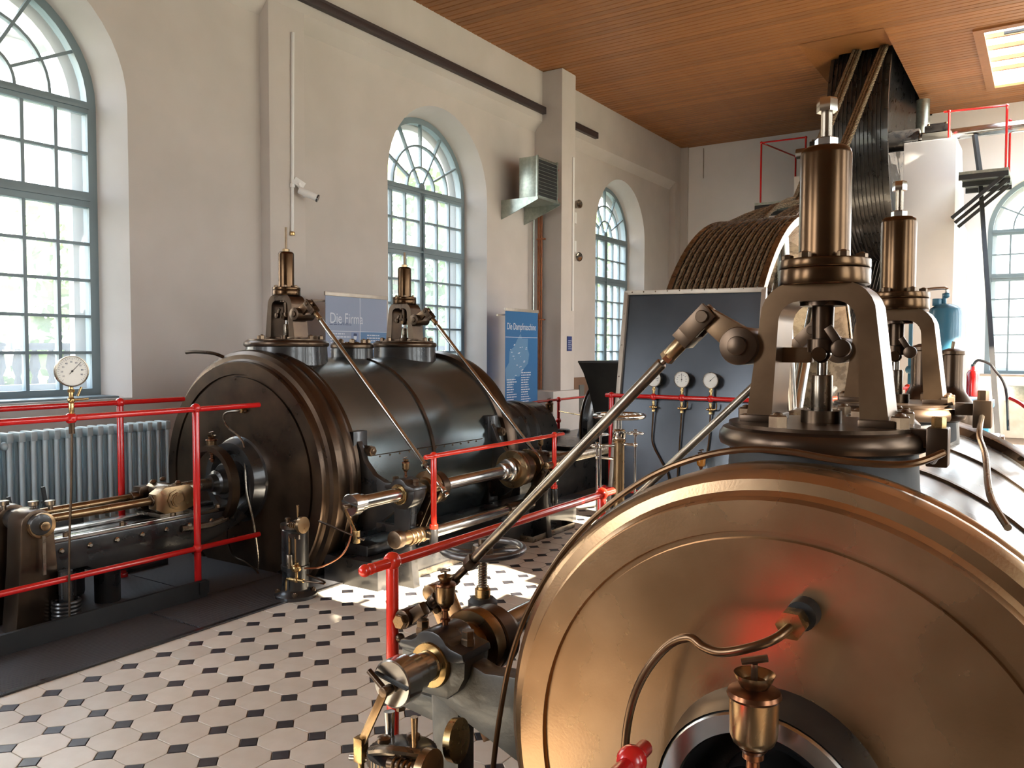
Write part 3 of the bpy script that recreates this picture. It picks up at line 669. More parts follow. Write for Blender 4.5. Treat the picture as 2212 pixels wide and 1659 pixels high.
for (x, y, z, rr, lb) in ((-4.52, 4.62, 1.51, .165, 'low round bolted plate between the far cylinder bonnets'), (-.427, 2.47, 1.275, .14, 'low round bolted plate between the near cylinder bonnets')):
    t = thing('cover_plate', lb, 'cover plate', (x, y, z-.05), 'round cover plates')
    MB().lathe((x, y, z-.045), (0, 0, 1), [(0, rr*.95), (.01, rr), (.03, rr), (.04, rr*.93), (.045, rr*.9), (.045, .01)], 44).build('plate', BRONZED, t)
    bolt_ring(t, (x, y, z), rr*.74, 8, BM1); MB().torus((x, y, z), (0, 0, 1), rr*.3, .008).build('centre_ring', BRONZED, t)

# ------------------------------------------------------------------ lay shafts
def layshaft(label, x, y0, y1, secc, z=.577, grp='lay shafts'):
    r = thing('lay_shaft', label, 'shaft', (x, (y0+y1)/2, z-.05), grp); Y = (0, 1, 0)
    MB().rcyl((x, y0+.08, z), (x, y1, z), .042, .05, 28).build('shaft', STEEL, r)
    b = MB().lathe((x, y0, z), Y, [(0, .060), (.003, .064), (.055, .064), (.058, .052), (.10, .052), (.103, .046)], 36); b.build('end_disc', STEEL, r)
    MB().bar((x-.058, y0-.002, z+.02), (x+.058, y0-.002, z+.02-.02), .004, .012, up=(0, 1, 0)).build('slot', BLACKM, r)
    for (ys, R_) in secc:
        b = MB().lathe((x, ys, z), Y, [(-.05, .05), (-.048, R_*.62), (-.02, R_*.66), (-.018, R_*.97), (-.012, R_), (.022, R_), (.028, R_*.96), (.03, R_*.9)], 44); b.build('eccentric_sheave', BRONZEL, r, ang=30)
        b = MB().lathe((x+.012, ys+.06, z), Y, [(-.03, R_*.86), (-.026, R_*.92), (.03, R_*.92), (.035, R_*.82), (.05, R_*.8), (.052, R_*.6), (.09, R_*.55), (.092, .05)], 44); b.build('eccentric_strap', BRONZED, r, ang=30)
    return r
ls1 = layshaft('bright lay shaft with slotted end disc beside the near cylinder', -1.43, 1.60, 3.9, [(1.97, .105), (3.05, .105)])
ls2 = layshaft('long bright lay shaft running beside the far cylinder', -3.29, 3.335, 7.9, [(4.03, .112), (5.02, .14), (5.24, .128)])
MB().rcyl((-3.29, 4.86, .577), (-3.29, 4.93, .577), .062, .2).rcyl((-3.29, 4.93, .577), (-3.29, 4.97, .577), .085, .2).build('collar', STEEL, ls2)
MB().rcyl((-3.29, 5.6, .577), (-3.29, 7.9, .577), .047, .1).build('rear_shaft', DSTEEL, ls2)
def bearing(label, x, y, s, z=.577):
    r = thing('shaft_bearing', label, 'bearing', (x, y, 0), 'shaft bearings'); m_ = BLACK if s > 0 else GREY
    MB().lathe((x, y-.075, z), (0, 1, 0), [(0, .043), (0, .062), (.01, .066), (.02, .064)], 36, cap=False).build('bush', BRASS, r)
    P = [(-.112, -.02), (-.115, .028)]+[(-.088*cos(radians(q)), .012+.075*sin(radians(q))) for q in range(30, 151, 15)]+[(.115, .028), (.112, -.02), (.09, -.06), (.05, -.092), (-.05, -.092), (-.09, -.06)]
    MB().prism(P, lambda a, q, t: (x+a, t, z+q), y-.058, y+.055).build('housing', m_, r, bevel=.008)
    MB().prism([(-.118, .03), (-.112, .05), (-.07, .058)]+[(-.058*cos(radians(q)), .052+.044*sin(radians(q))) for q in range(20, 161, 20)]+[(.07, .058), (.112, .05), (.118, .03), (.09, .02), (-.09, .02)], lambda a, q, t: (x+a, t, z+q), y-.068, y+.065).build('cap', BLACK, r, bevel=.006)
    for a in (-.082, .082): inst('bolt', BM1, (x+a, y, z+.048), r); MB().hexn((x+a, y, z+.075), (0, 0, 1), .019, .02).build('lock_nut', BOLT, r)
    return r
b1 = bearing('grey cast bearing block with brass bush carrying the near shaft end', -1.43, 1.83, -1)
P = [(-1.53, .56), (-1.35, .60), (-1.27, .575), (-1.04, .60), (-.98, .56), (-1.0, .30), (-1.17, .36), (-1.33, .42), (-1.40, .45), (-1.50, .49)]
MB().prism(P, lambda a, z, t: (a, t, z), 1.80, 1.87).build('web', GREY, b1, bevel=.008)
MB().prism([(-1.46, .48), (-1.36, .45), (-1.36, 0), (-1.44, 0)], lambda a, z, t: (a, t, z), 1.80, 1.88).build('leg', GREY, b1, bevel=.01)
MB().prism([(-1.63, .41), (-1.40, .38), (-1.40, .46), (-1.52, .46), (-1.63, .45)], lambda a, z, t: (a, t, z), 1.81, 1.87).build('arm', GREY, b1, bevel=.008)
MB().hexn((-1.61, 1.84, .375), (0, 0, 1), .018, .035).build('arm_nut', BOLT, b1)
b2 = bearing('black bearing block with brass bush on the far shaft beside its end disc', -3.29, 3.82, 1)
MB().prism([(-3.36, .5), (-3.22, .5), (-3.24, .3), (-3.2, 0), (-3.4, 0), (-3.36, .3)], lambda a, z, t: (a, t, z), 3.79, 3.85).build('leg', BLACK, b2, bevel=.006)
b3 = bearing('black bearing block at the rear of the far cylinder shaft', -3.29, 5.42, 1)
MB().prism([(-3.36, .5), (-3.22, .5), (-3.24, .3), (-3.2, 0), (-3.4, 0), (-3.36, .3)], lambda a, z, t: (a, t, z), 5.39, 5.45).build('leg', BLACK, b3, bevel=.006)
b4 = bearing('grey bearing block at the hidden rear of the near shaft', -1.43, 3.30, -1)
MB().prism([(-1.5, .5), (-1.36, .5), (-1.36, 0), (-1.5, 0)], lambda a, z, t: (a, t, z), 3.27, 3.33).build('leg', GREY, b4, bevel=.01)
oil_cup('brass oil cup on the near bearing cap with amber stained bowl', (-1.43, 1.832, .672), .78, 'oil cups')
oil_cup('large brass oil cup in front of the near cylinder hub', (-.407, 1.38, .700), 1.16, 'oil cups', gm=BRONZEL)
oil_cup('small oil cup on the black bearing of the far shaft', (-3.29, 3.82, .672), .62, 'oil cups')
oil_cup('brass oil cup above the far piston rod gland', (-4.687, 3.46, .70), 1.0, 'oil cups')
oil_cup('small oil cup above the bronze sheaves at the far cylinder rear', (-3.29, 5.42, .672), .6, 'oil cups')
oil_cup('oil cup standing on the black bed beside the dark red rail post', (-4.95, 8.35, .62), 1.3, 'oil cups')

# eccentric rods and links below the far valve rods
for (x0, y0, z0, x1, z1, nm) in ((-3.09, 5.22, .60, -3.36, .20, 'riveted link below the rearmost far valve rod'), (-3.17, 3.96, .60, -3.36, .22, 'riveted link below the front far valve rod'), (-1.58, 1.99, .71, -1.36, .30, 'bronze link hooked to the long near valve rod')):
    t = thing('eccentric_link', nm, 'link', (x1, y0, z1-.02), 'eccentric links')
    for dy in (-.03, .035): MB().bar((x0, y0+dy, z0), (x1, y0+dy, z1), .010, .052, up=(1, 0, 0) if 0 else (0, 0, 1)).build('side_plate', BRONZED if x0 < -2 else BRONZE, t, bevel=.003)
    for q in (.12, .42, .62, .85):
        c_ = (x0+(x1-x0)*q, y0-.036, z0+(z1-z0)*q); MB().cyl(c_, (c_[0], c_[1]-.012, c_[2]), .011, n=12).build('rivet', BOLT, t)
    MB().rcyl((x0, y0-.05, z0), (x0, y0+.055, z0), .026, .1).build('pin', BRONZEL, t)
t = thing('gear_rocker', 'bronze rocker with squared pin at the foot of the longest valve rod', 'rocker', (-1.56, 1.84, .60))
MB().rcyl((-1.585, 1.82, .66), (-1.585, 1.91, .66), .029, .12).build('boss', BRONZED, t)
MB().bar((-1.60, 1.85, .64), (-1.52, 1.85, .70), .03, .04).build('arm', BRONZED, t, bevel=.006)
MB().hexn((-1.582, 1.82, .658), (0, -1, 0), .023, .02).build('pin_nut', BRONZEL, t)
MB().sph((-1.60, 1.83, .60), .014).build('drip_nipple', BRONZED, t)
# lower rocker shaft of the far engine
t = thing('rocker_shaft', 'polished lower shaft under the far lay shaft', 'shaft', (-3.15, 4.3, .29))
MB().rcyl((-3.15, 3.9, .335), (-3.15, 4.80, .335), .036, .1).build('shaft', STEEL, t)
MB().rcyl((-3.15, 4.74, .335), (-3.15, 5.05, .335), .045, .15).build('end_boss', BRONZED, t)
MB().rcyl((-3.16, 3.56, .35), (-3.16, 3.62, .35), .055, .2).hexn((-3.16, 3.62, .35), (0, -1, 0), .045, .04, .01).build('end_nut', BOLT, t)
MB().rcyl((-3.16, 3.62, .345), (-3.15, 3.92, .335), .04, .1).build('ribbed_sleeve', BRONZEL, t)
for y in (3.69, 3.73, 3.77, 3.81): MB().torus((-3.155, y, .34), (0, 1, 0), .041, .006, 20, 6).build('sleeve_ring', BRONZEL, t)
MB().box((-3.52, 3.8, .32), (-3.08, 3.85, .37)).build('support_arm', BLACK, t, bevel=.008)
t = tag(MB().box((-3.80, 3.62, -.004), (-3.34, 6.1, .17)).box((-3.7, 3.7, .17), (-3.5, 5.9, .24)).build('valve_gear_bed', BLACK, bevel=.012), 'low black iron bed under the far valve gear', 'machine bed')
def tray(label, x0, y0, x1, y1):
    b = MB(); b.box((x0, y0, .0), (x1, y1, .006))
    for q in (((x0, y0), (x1, y0+.008)), ((x0, y1-.008), (x1, y1)), ((x0, y0), (x0+.008, y1)), ((x1-.008, y0), (x1, y1))): b.box((*q[0], 0), (*q[1], .045))
    o = tag(b.build('drip_tray', DSTEEL, bevel=.002), label, 'tray', 'drip trays'); ORG[o.name] = Vector((0, 0, 0)); return o
tray('shallow metal drip tray on the ribbed mat below the near end of the far gear', -3.60, 3.95, -3.33, 4.62)
tray('dark drip tray on the tiles further down the aisle', -3.62, 5.2, -3.22, 5.85)

# lever linkage on the shaft ends and the lubricator pumps
def linkage(label, x, y, s, zd, grp='crank linkages'):
    z = .577; t = thing('crank_linkage', label, 'linkage', (x, y, zd-.03), grp)
    MB().rcyl((x-.005*s, y-.006, z-.008), (x-.005*s, y-.04, z-.008), .014, .15).build('crank_pin', BOLT, t)
    MB().cyl((x-.005*s, y-.025, z-.008), (x+.06*s, y-.02, z+.03), .008).build('crank_screw', BRONZED, t)
    MB().bar((x-.007*s, y-.036, z-.01), (x-.075, y-.036, zd+.035), .008, .024, up=(1, 0, 0) if 0 else (0, 0, 1)).build('connecting_strap', BRONZEL, t, bevel=.002)
    MB().box((x-.09, y-.05, zd-.012), (x-.06, y-.022, zd+.055)).build('fork', BRASS, t, bevel=.003)
    MB().rcyl((x-.115, y-.036, zd-.012), (x+.16, y-.03, zd+.045), .008, .1).build('cross_rod', STEEL if s < 0 else BRONZED, t)
    MB().rcyl((x-.075, y-.036, zd-.05), (x-.075, y-.036, zd-.01), .009, .2).build('fork_tail', BRASS, t)
    return t
linkage('bronze strap and cross rod hanging from the near shaft end disc', -1.431, 1.60, -1, .375)
t = thing('crank_linkage', 'thin brass strap hanging from the far shaft end disc', 'linkage', (-3.2, 3.3, .38), 'crank linkages')
MB().rcyl((-3.285, 3.33, .575), (-3.285, 3.28, .575), .014, .15).build('crank_pin', BOLT, t)
MB().bar((-3.285, 3.29, .57), (-3.20, 3.29, .44), .006, .018).build('connecting_strap', BRASS, t)
MB().box((-3.215, 3.28, .38), (-3.185, 3.31, .45)).build('fork', BRASS, t, bevel=.003)
MB().rcyl((-3.50, 3.30, .468), (-3.15, 3.30, .405), .006, .1).build('cross_rod', BRONZED, t)

def pump(label, x, y, s, hz=0.):
    t = thing('lubricator_pump', label, 'lubricator', (x, y, 0), 'lubricator pumps'); c = lambda a, b_, z: (x+a, y+b_, z)
    MB().lathe(c(0, 0, 0), (0, 0, 1), [(0, .125), (.02, .125), (.028, .11), (.035, .09), (.05, .078), (.16, .076), (.162, .082), (.19, .084), (.192, .076), (.21, .078), (.40+hz, .078), (.41+hz, .07)], 40).build('body', BLACK, t)
    MB().lathe(c(0, 0, .405+hz), (0, 0, 1), [(0, .07), (.008, .084), (.03, .084), (.034, .07), (.036, .01)], 48).build('ratchet_disc', BLACK, t)
    b = MB()
    for i in range(44):
        a = 2*pi*i/44; b.bar(c(.082*cos(a), .082*sin(a), .413+hz), c(.082*cos(a), .082*sin(a), .435+hz), .005, .006, up=(cos(a), sin(a), 0))
    b.build('ratchet_teeth', BOLT, LAST[0], kind='stuff')
    for a, b_ in ((-.04, -.02), (.01, .03), (.05, -.03)):
        MB().lathe(c(a, b_, .44+hz), (0, 0, 1), [(0, .012), (.012, .012), (.014, .017), (.024, .017), (.028, .01)], 14).build('knob', BOLT, t)
    MB().rcyl(c(.02, -.07, .44+hz), c(.14, -.06, .45+hz), .013, .1).build('ratchet_shaft', BRONZED, t)
    for i in range(6): MB().torus(c(.04+i*.015, -.068, .442+hz), (1, .08, .08), .014, .0035, 16, 6).build('spring_coil', BRONZEL, t)
    MB().lathe(c(.13, -.06, .45+hz), (1, .08, .05), [(-.012, .02), (-.01, .048), (.01, .048), (.012, .02)], 30).build('gear_wheel', BRONZEL, t)
    MB().cyl(c(.085, -.055, .49+hz), c(.085, -.055, .56+hz), .006, .009, n=12).build('handle', BRONZEL, t)
    MB().box(c(.035, -.085, .37+hz), c(.125, -.075, .395+hz)).build('slide_bar', DSTEEL, t)
    for a in (.04, .09): MB().cyl(c(a, -.08, .20+hz*.5), c(a, -.08, .38+hz), .006, n=10).build('plunger_rod', BRONZEL, t)
    MB().rcyl(c(.04, -.08, .19), c(.04, -.08, .27), .019, .2).build('sight_glass', DSTEEL, t)
    MB().sph(c(.098, -.08, .20), .03, 18, .85).lathe(c(.098, -.08, .22), (0, 0, 1), [(0, .012), (.012, .012), (.014, .006)], 12).build('brass_bulb', BRASS, t)
    b = MB().cyl(c(.098, -.08, .18), c(.098, -.08, .12), .009); b.cyl(c(.05, -.09, .13), c(.145, -.07, .13), .011); b.sph(c(.098, -.08, .13), .017); b.tube([c(.05, -.09, .13), c(.03, -.095, .125), c(.025, -.095, .06)], .006)
    b.build('cock', BRASS, t)
    MB().tube([c(.145, -.07, .13), c(.24, -.05, .13), c(.27, -.03, .125), c(.24, -.01, .13), c(.12, -.02, .15)], .006, 8).build('pipe_loop', BRONZED, t)
    for i in range(4):
        a = pi/4+pi/2*i; inst('bolt', BM2, c(.10*cos(a), .10*sin(a), .022), t)
    return t
p1 = pump('black lubricator pump with brass bulb on the mat before the far cylinder cover', -3.69, 3.29, 1)
MB().tube([(-3.55, 3.23, .20), (-3.48, 3.3, .205), (-3.46, 3.45, .25), (-3.46, 3.52, .36), (-3.48, 3.52, .46)], .0055).build('feed_pipe', COPPER, p1)
p2 = pump('black lubricator pump at the bottom edge before the near cylinder', -1.28, 1.47, 1, .06)
MB().tube([(-1.33, 1.42, .50), (-1.26, 1.40, .53), (-1.20, 1.44, .52)], .012, 10).build('clamp_strap', DSTEEL, p2)
MB().cyl((-1.345, 1.50, .46), (-1.352, 1.505, .56), .009, .014, n=14).build('start_lever', STEEL, p2)
b = MB().lathe((-1.215, 1.60, .485), (1, .15, .1), [(-.012, .02), (-.01, .052), (.01, .054), (.013, .02)], 40); b.build('knurled_wheel', BRASS, p2)
t = tag(MB().box((-1.32, 1.45, -.004), (-1.0, 3.6, .16)).box((-1.25, 1.5, .16), (-1.0, 3.4, .24)).build('valve_gear_bed', BLACK, bevel=.012), 'black iron bed beside the near cylinder under its shaft', 'machine bed')
tag(MB().box((-1.30, -1.5, -.004), (.35, 1.5, .012)).build('floor_plate', BLACK, bevel=.003), 'black floor plate in front of the near cylinder', 'floor plate')

# ------------------------------------------------------------------ red railings
def rail(label, runs, knobs, posts, m, r=.0165, extra=(), grp='red pipe railings', kr=.030):
    c = posts[0][0]; t = thing('railing', label, 'railing', (c[0], c[1], posts[0][1]), grp)
    for p, q in runs: MB().rcyl(p, q, r, .3, 16).build('rail', m, t)
    for p in knobs: MB().sph(p[:3], kr if len(p) < 4 else p[3], 18).build('knob', m, t)
    for p, zb in posts:
        MB().rcyl((p[0], p[1], zb), p, r*1.22, .1, 18).build('post', m, t)
        MB().rcyl((p[0], p[1], zb), (p[0], p[1], zb+.03), r*1.8, .2, 18).build('post_foot', m, t)
    return t
r1 = rail('red pipe railing along the mat in front of the far piston rod', [((-4.14, -1.0, 1.11), (-4.14, 3.41, 1.11)), ((-4.14, -1.0, .295), (-4.14, 3.40, .292))], [(-4.14, 2.95, 1.115), (-4.14, 2.225, 1.108), (-4.14, 2.95, .292), (-4.14, .7, 1.108), (-4.14, .7, .292)], [((-4.14, 2.95, 1.11), 0), ((-4.14, .7, 1.11), 0)], RED)
rail('red pipe railing behind the piston rod in front of the radiator', [((-4.91, -1.0, 1.12), (-4.91, 3.41, 1.12))], [(-4.91, 2.95, 1.12), (-4.91, .7, 1.12)], [((-4.91, 2.95, 1.12), 0), ((-4.91, .7, 1.12), 0)], RED)
fr = rail('bright red guard rail beside the far lay shaft', [((-3.07, 3.738, .822), (-3.07, 5.39, .822))], [(-3.07, 3.82, .824), (-3.07, 5.255, .824)], [((-3.07, 3.82, .822), .38), ((-3.07, 5.255, .822), .42)], RED2, .0145, kr=.024)
for y, z in ((3.82, .38), (5.255, .42)): MB().rcyl((-3.07, y, z-.11), (-3.07, y, z), .026, .15).cyl((-3.07, y, z-.15), (-3.07, y, z-.1), .012).build('socket', BLACK, fr)
rail('bright red guard rail crossing in front of the handwheel', [((-1.63, 1.716, .825), (-1.63, 3.32, .825))], [(-1.63, 1.83, .828), (-1.63, 3.207, .828), (-1.63, 1.712, .825, .019), (-1.63, 1.735, .825, .0175)], [((-1.63, 1.83, .825), .0), ((-1.63, 3.207, .825), .0)], RED2, .0155, kr=.028)
rail('dark red railing behind the black crosshead trunk near the wall', [((-4.95, 7.3, .85), (-4.95, 9.4, .86))], [(-4.95, 8.57, .855), (-4.95, 9.4, .86), (-4.95, 8.57, .60)], [((-4.95, 8.57, .855), .42)], RED, .015, kr=.033)
rail('short red rail end with ball joint at the bottom of the picture', [((-.628, .2, .70), (-.628, 1.43, .70))], [(-.628, 1.365, .70)], [((-.628, 1.365, .70), .012)], RED, .0155, kr=.029)
rail('red rail with post seen through the yoke of the near bonnet', [((-1.34, 6.3, 1.1), (-1.05, 8.1, 1.13))], [(-1.05, 8.1, 1.13)], [((-1.05, 8.1, 1.13), 0)], RED2, .0165)
g1 = gauge('round pressure gauge standing on the red railing before the left window', (-4.115, 2.222, 1.347), (.98, -.2, 0), .079, .045, 48, 'pressure gauges')
MB().rcyl((-4.135, 2.225, 1.13), (-4.135, 2.225, 1.185), .013, .1).build('riser', BRASS, g1)
b = MB().rcyl((-4.135, 2.225, 1.18), (-4.135, 2.225, 1.27), .011, .1).sph((-4.135, 2.225, 1.20), .018).hexn((-4.135, 2.225, 1.24), (0, 0, 1), .016, .016)
b.cyl((-4.135, 2.225, 1.2), (-4.11, 2.30, 1.205), .006); b.cyl((-4.12, 2.25, 1.22), (-4.12, 2.27, 1.265), .006); b.build('cock', BRASS, g1)
MB().cyl((-4.135, 2.225, 1.03), (-4.135, 2.225, 1.09), .014).tube([(-4.135, 2.225, 1.03), (-4.13, 2.215, .8), (-4.12, 2.19, .4), (-4.11, 2.18, .02)], .006, 8).build('supply_tube', BRONZED, g1)
tag(MB().box((-4.125, -1.0, .005), (-4.10, 2.985, .105)).box((-4.135, 2.93, .03), (-4.09, 2.99, .1)).build('toe_board', BLACKM), 'long black toe board at the foot of the front red railing', 'toe board')

# ------------------------------------------------------------------ crosshead, guide and rods of the far engine (left)
X = -4.52
t = thing('crosshead_guide', 'dark crosshead guide with two bright slide rails left of the far cylinder', 'machine guide', (X, 2.8, .2))
N = 14; P = [(2.22, .43), (3.30, .43)]+[(3.42-1.2*i/N*1.0, .43-.05-.16*sin(pi*(i/N))**.8 if i < N else .33) for i in range(N+1)]
P = [(2.2, .43), (3.42, .43), (3.5, .36), (3.3, .28), (3.05, .22), (2.75, .19), (2.5, .21), (2.42, .27), (2.2, .27)]
MB().prism(P, lambda a, z, t_: (t_, a, z), X-.15, X+.15).build('bed', BLACK, t, bevel=.01)
for s in (-.11, .11):
    MB().box((X+s-.035, 2.2, .43), (X+s+.035, 3.4, .452)).build('slide_rail', STEEL, t, bevel=.003)
sm_ = bake(MB().lathe((0, 0, 0), (1, 0, 0), [(0, .016), (.012, .016), (.018, .009)], 14).mesh('side_bolt'), STEEL)
for i in range(8): inst('side_bolt', sm_, (X+.15, 2.28+i*.155, .385), t)
for i in range(4): inst('bolt', BM2, (X+.13, 2.32+i*.32, .452), t)
for y in (2.62, 2.36): MB().cyl((X, y, .0), (X, y, .23), .07, n=24).build('pillar', BLACK, t)
t = thing('crosshead', 'bronze crosshead block with octagonal pin boss between the slide rails', 'crosshead', (X, 2.98, .452))
MB().box((X-.13, 2.88, .452), (X+.13, 3.08, .475)).build('slipper', DSTEEL, t, bevel=.004)
MB().prism([(2.84, .51), (2.90, .475), (3.02, .475), (3.10, .50), (3.10, .60), (3.06, .635), (2.90, .635), (2.84, .60)], lambda a, z, q: (q, a, z), X+.07, X+.15).build('side_block', BRONZEL, t, bevel=.006)
MB().prism([(2.86, .51), (2.90, .475), (3.02, .475), (3.08, .50), (3.08, .62), (2.88, .62)], lambda a, z, q: (q, a, z), X-.15, X-.07).build('side_block', BRONZED, t, bevel=.006)
MB().lathe((X+.15, 2.97, .555), (1, 0, 0), [(0, .06), (.008, .06), (.01, .045), (.018, .043)], 8).lathe((X+.16, 2.97, .555), (1, 0, 0), [(0, .036), (.014, .034)], 24).build('pin_boss', BRONZEL, t)
MB().rcyl((X-.1, 2.97, .6), (X+.1, 2.97, .6), .04, .1).build('cross_pin', DSTEEL, t)
for a, y in ((-.05, 2.95), (.1, 3.02), (-.1, 3.05)): MB().lathe((X+a, y, .635), (0, 0, 1), [(0, .016), (.01, .02), (.018, .016), (.024, .01)], 12).build('knob', BOLT, t)
MB().rcyl((X, 3.05, .59), (X, 3.50, .589), .037, .05, 24).build('piston_rod', DSTEEL, t)
t = thing('connecting_rods', 'pair of long bronze side rods from pedestal to crosshead', 'rods', (X, 2.5, .5))
for s in (-.1, .1):
    MB().rcyl((X+s, 2.18, .555), (X+s, 2.88, .56), .024, .1).build('rod', BRONZEL, t)
    MB().rcyl((X+s, 2.83, .56), (X+s, 2.90, .56), .034, .15).build('rod_collar', BRONZED, t)
t = thing('guide_pedestal', 'dark rounded pedestal with bronze disc at the left picture edge', 'pedestal', (X, 2.12, 0))
for (a, c_) in ((X+.05, X+.2), (X-.2, X-.05)):
    P = [(2.02, 0), (2.26, 0), (2.235, .35), (2.22, .56)]+[(2.14+.08*cos(radians(q)), .56+.075*sin(radians(q))) for q in range(20, 180, 20)]+[(2.06, .56), (2.05, .35)]
    MB().prism(P, lambda u, z, q: (q, u, z), a, c_).build('side_frame', BRONZED, t, bevel=.012)
MB().rcyl((X-.2, 2.14, .56), (X+.24, 2.14, .56), .055, .1).build('cross_shaft', BLACK, t)
MB().rcyl((X+.2, 2.15, .553), (X+.235, 2.15, .553), .066, .06, 32).rcyl((X+.23, 2.15, .553), (X+.26, 2.15, .553), .024, .1).build('bearing_disc', BRONZEL, t)
MB().lathe((X+.235, 2.15, .553), (1, 0, 0), [(0, .07), (.004, .072), (.01, .068)], 32).build('disc_rim', BRONZED, t) if 0 else None
for y, xx in ((2.16, X+.12), (2.22, X+.17), (2.08, X-.02)):
    MB().lathe((xx, y, .62), (0, 0, 1), [(0, .012), (.02, .012), (.024, .024), (.045, .026), (.048, .02)], 16).build('grease_cup', DSTEEL, t)
MB().box((X+.235, 2.14, .30), (X+.245, 2.155, .50)).build('oil_drip_strip', DSTEEL, t)
t = thing('air_pump_box', 'low dark machine box with three small black levers behind the side rods', 'machine box', (-4.85, 2.3, 0))
MB().box((-4.98, 1.6, 0), (-4.74, 2.62, .50)).build('body', BLACK, t, bevel=.03)
for y, z in ((2.18, .62), (2.27, .63), (2.46, .66)): MB().bar((-4.85, y, .49), (-4.85, y-.025, z), .018, .018).bar((-4.86, y-.03, .57), (-4.84, y+.03, .57), .012, .014).build('lever', BLACKM, t)
t = thing('spring_buffer', 'stack of glossy black rings standing inside the toe board', 'buffer', (-4.27, 2.25, 0))
for i in range(7): MB().torus((-4.27, 2.25, .018+i*.02), (0, 0, 1), .062, .011, 28, 8).build('ring', BLACK, t)
MB().cyl((-4.27, 2.25, 0), (-4.27, 2.25, .30), .035, n=20).build('core', BLACK, t)
# pipes hanging on the far cylinder cover
MB().tube([(-4.43, 3.54, 1.05), (-4.48, 3.50, 1.05), (-4.57, 3.48, 1.03), (-4.592, 3.49, .975), (-4.556, 3.5, .932), (-4.46, 3.5, .885), (-4.41, 3.5, .83), (-4.372, 3.48, .714), (-4.335, 3.46, .535), (-4.30, 3.48, .35), (-4.28, 3.5, .12), (-4.28, 3.5, .02)], .0075, 10).build('indicator_pipe', DSTEEL, lp)
MB().hexn((-4.45, 3.55, 1.055), (0, -1, 0), .018, .04).build('union_nut', BRASS, lp)
MB().tube([(-4.59, 3.50, .31), (-4.59, 3.5, .24), (-4.57, 3.49, .17), (-4.50, 3.48, .085), (-4.38, 3.48, .06), (-4.29, 3.48, .03), (-4.25, 3.48, .0)], .007, 10).build('drain_pipe', BRONZED, lp)
MB().hexn((-4.59, 3.50, .31), (0, 0, 1), .015, .03).build('drain_cock', BOLT, lp)
MB().tube([(-4.75, 3.62, 1.40), (-4.82, 3.58, 1.43), (-4.98, 3.56, 1.44), (-5.08, 3.55, 1.435)], .012, 8).build('top_strap', BRONZED, lp)
tag(MB().rcyl((-5.02, 3.1, .0), (-5.02, 3.1, .08), .06, .2).box((-5.1, 3.0, .0), (-4.95, 3.3, .05)).build('anchor_block', BLACK, bevel=.01), 'small black foot block beside the far cylinder on the chequer plate', 'foot block')

# ------------------------------------------------------------------ crosshead trunk, bed and crank guard behind the far cylinder
t = thing('engine_bed', 'glossy black trunk and bed joining the far cylinder to its crank', 'machine bed', (X, 7.3, 0))
MB().lathe((X, 5.75, .589), (0, 1, 0), [(0, .36), (.9, .345), (.92, .36), (1.0, .36), (1.02, .335), (1.10, .335), (1.12, .355), (1.2, .355), (1.22, .33), (1.50, .33), (1.52, .30)], 56).build('trunk', BLACK, t)
MB().box((-4.98, 6.2, 0), (-3.98, 10.2, .43)).build('bed', BLACK, t, bevel=.03)
MB().box((-4.9, 7.25, .43), (-4.05, 9.9, .47)).build('bed_top', BLACK, t, bevel=.01)
MB().rcyl((-4.9, 8.57, .43), (-4.9, 8.57, .50), .10, .2).build('post_base', BLACK, t)
MB().prism([(8.2, .47), (8.6, .47), (8.45, .70), (8.35, .70)], lambda a, z, q: (q, a, z), -4.5, -4.4).build('crank_web', BLACK, t, bevel=.01)
MB().box((-4.35, 8.75, .47), (-4.05, 9.2, .72)).build('bearing_block', BLACK, t, bevel=.03)
MB().sph((-4.12, 8.05, .70), .03).cyl((-4.12, 8.05, .5), (-4.12, 8.05, .68), .012).build('brass_ball', BRASS, t)
MB().cyl((-4.12, 8.05, .70), (-4.9, 8.5, .72), .006, n=8).build('pointer_rod', BRASS, t)
t = thing('crank_guard', 'black flared sheet metal crank guard standing left of the grey panel', 'guard', (-3.5, 7.8, 0))
P = [(7.46, 1.335), (7.58, 1.22), (7.68, 1.08), (7.76, .93), (7.83, .78), (7.88, .60), (7.9, .35), (7.9, 0)]
b = MB(); A = [(-4.08, y_, z_) for y_, z_ in P]; Bq = [(-3.02, y_, z_) for y_, z_ in P]; b.strip(A, Bq)
b.strip([(-4.08, y_+.012, z_) for y_, z_ in P], [(-3.02, y_+.012, z_) for y_, z_ in P]); b.strip(A, [(-4.08, y_+.012, z_) for y_, z_ in P]); b.strip(Bq, [(-3.02, y_+.012, z_) for y_, z_ in P])
b.build('front_sheet', BLACKM, t, ang=60)
MB().box((-4.08, 7.46, 1.325), (-3.02, 9.0, 1.345)).build('top_sheet', BLACKM, t)
MB().lathe((-4.30, 8.45, .59), (1, 0, 0), [(0, .44), (0, .52), (.04, .55), (.10, .55), (.12, .50), (.12, .1)], 64).build('crank_disc', BLACK, t)
MB().torus((-4.30, 8.45, .59), (1, 0, 0), .53, .012, 64, 6).build('disc_rim', BRONZED, t)
MB().lathe((-3.3, 7.7, 1.345), (0, 0, 1), [(0, .03), (.03, .03), (.04, .05), (.06, .05), (.09, .02)], 16).build('top_knob', BRONZED, t)

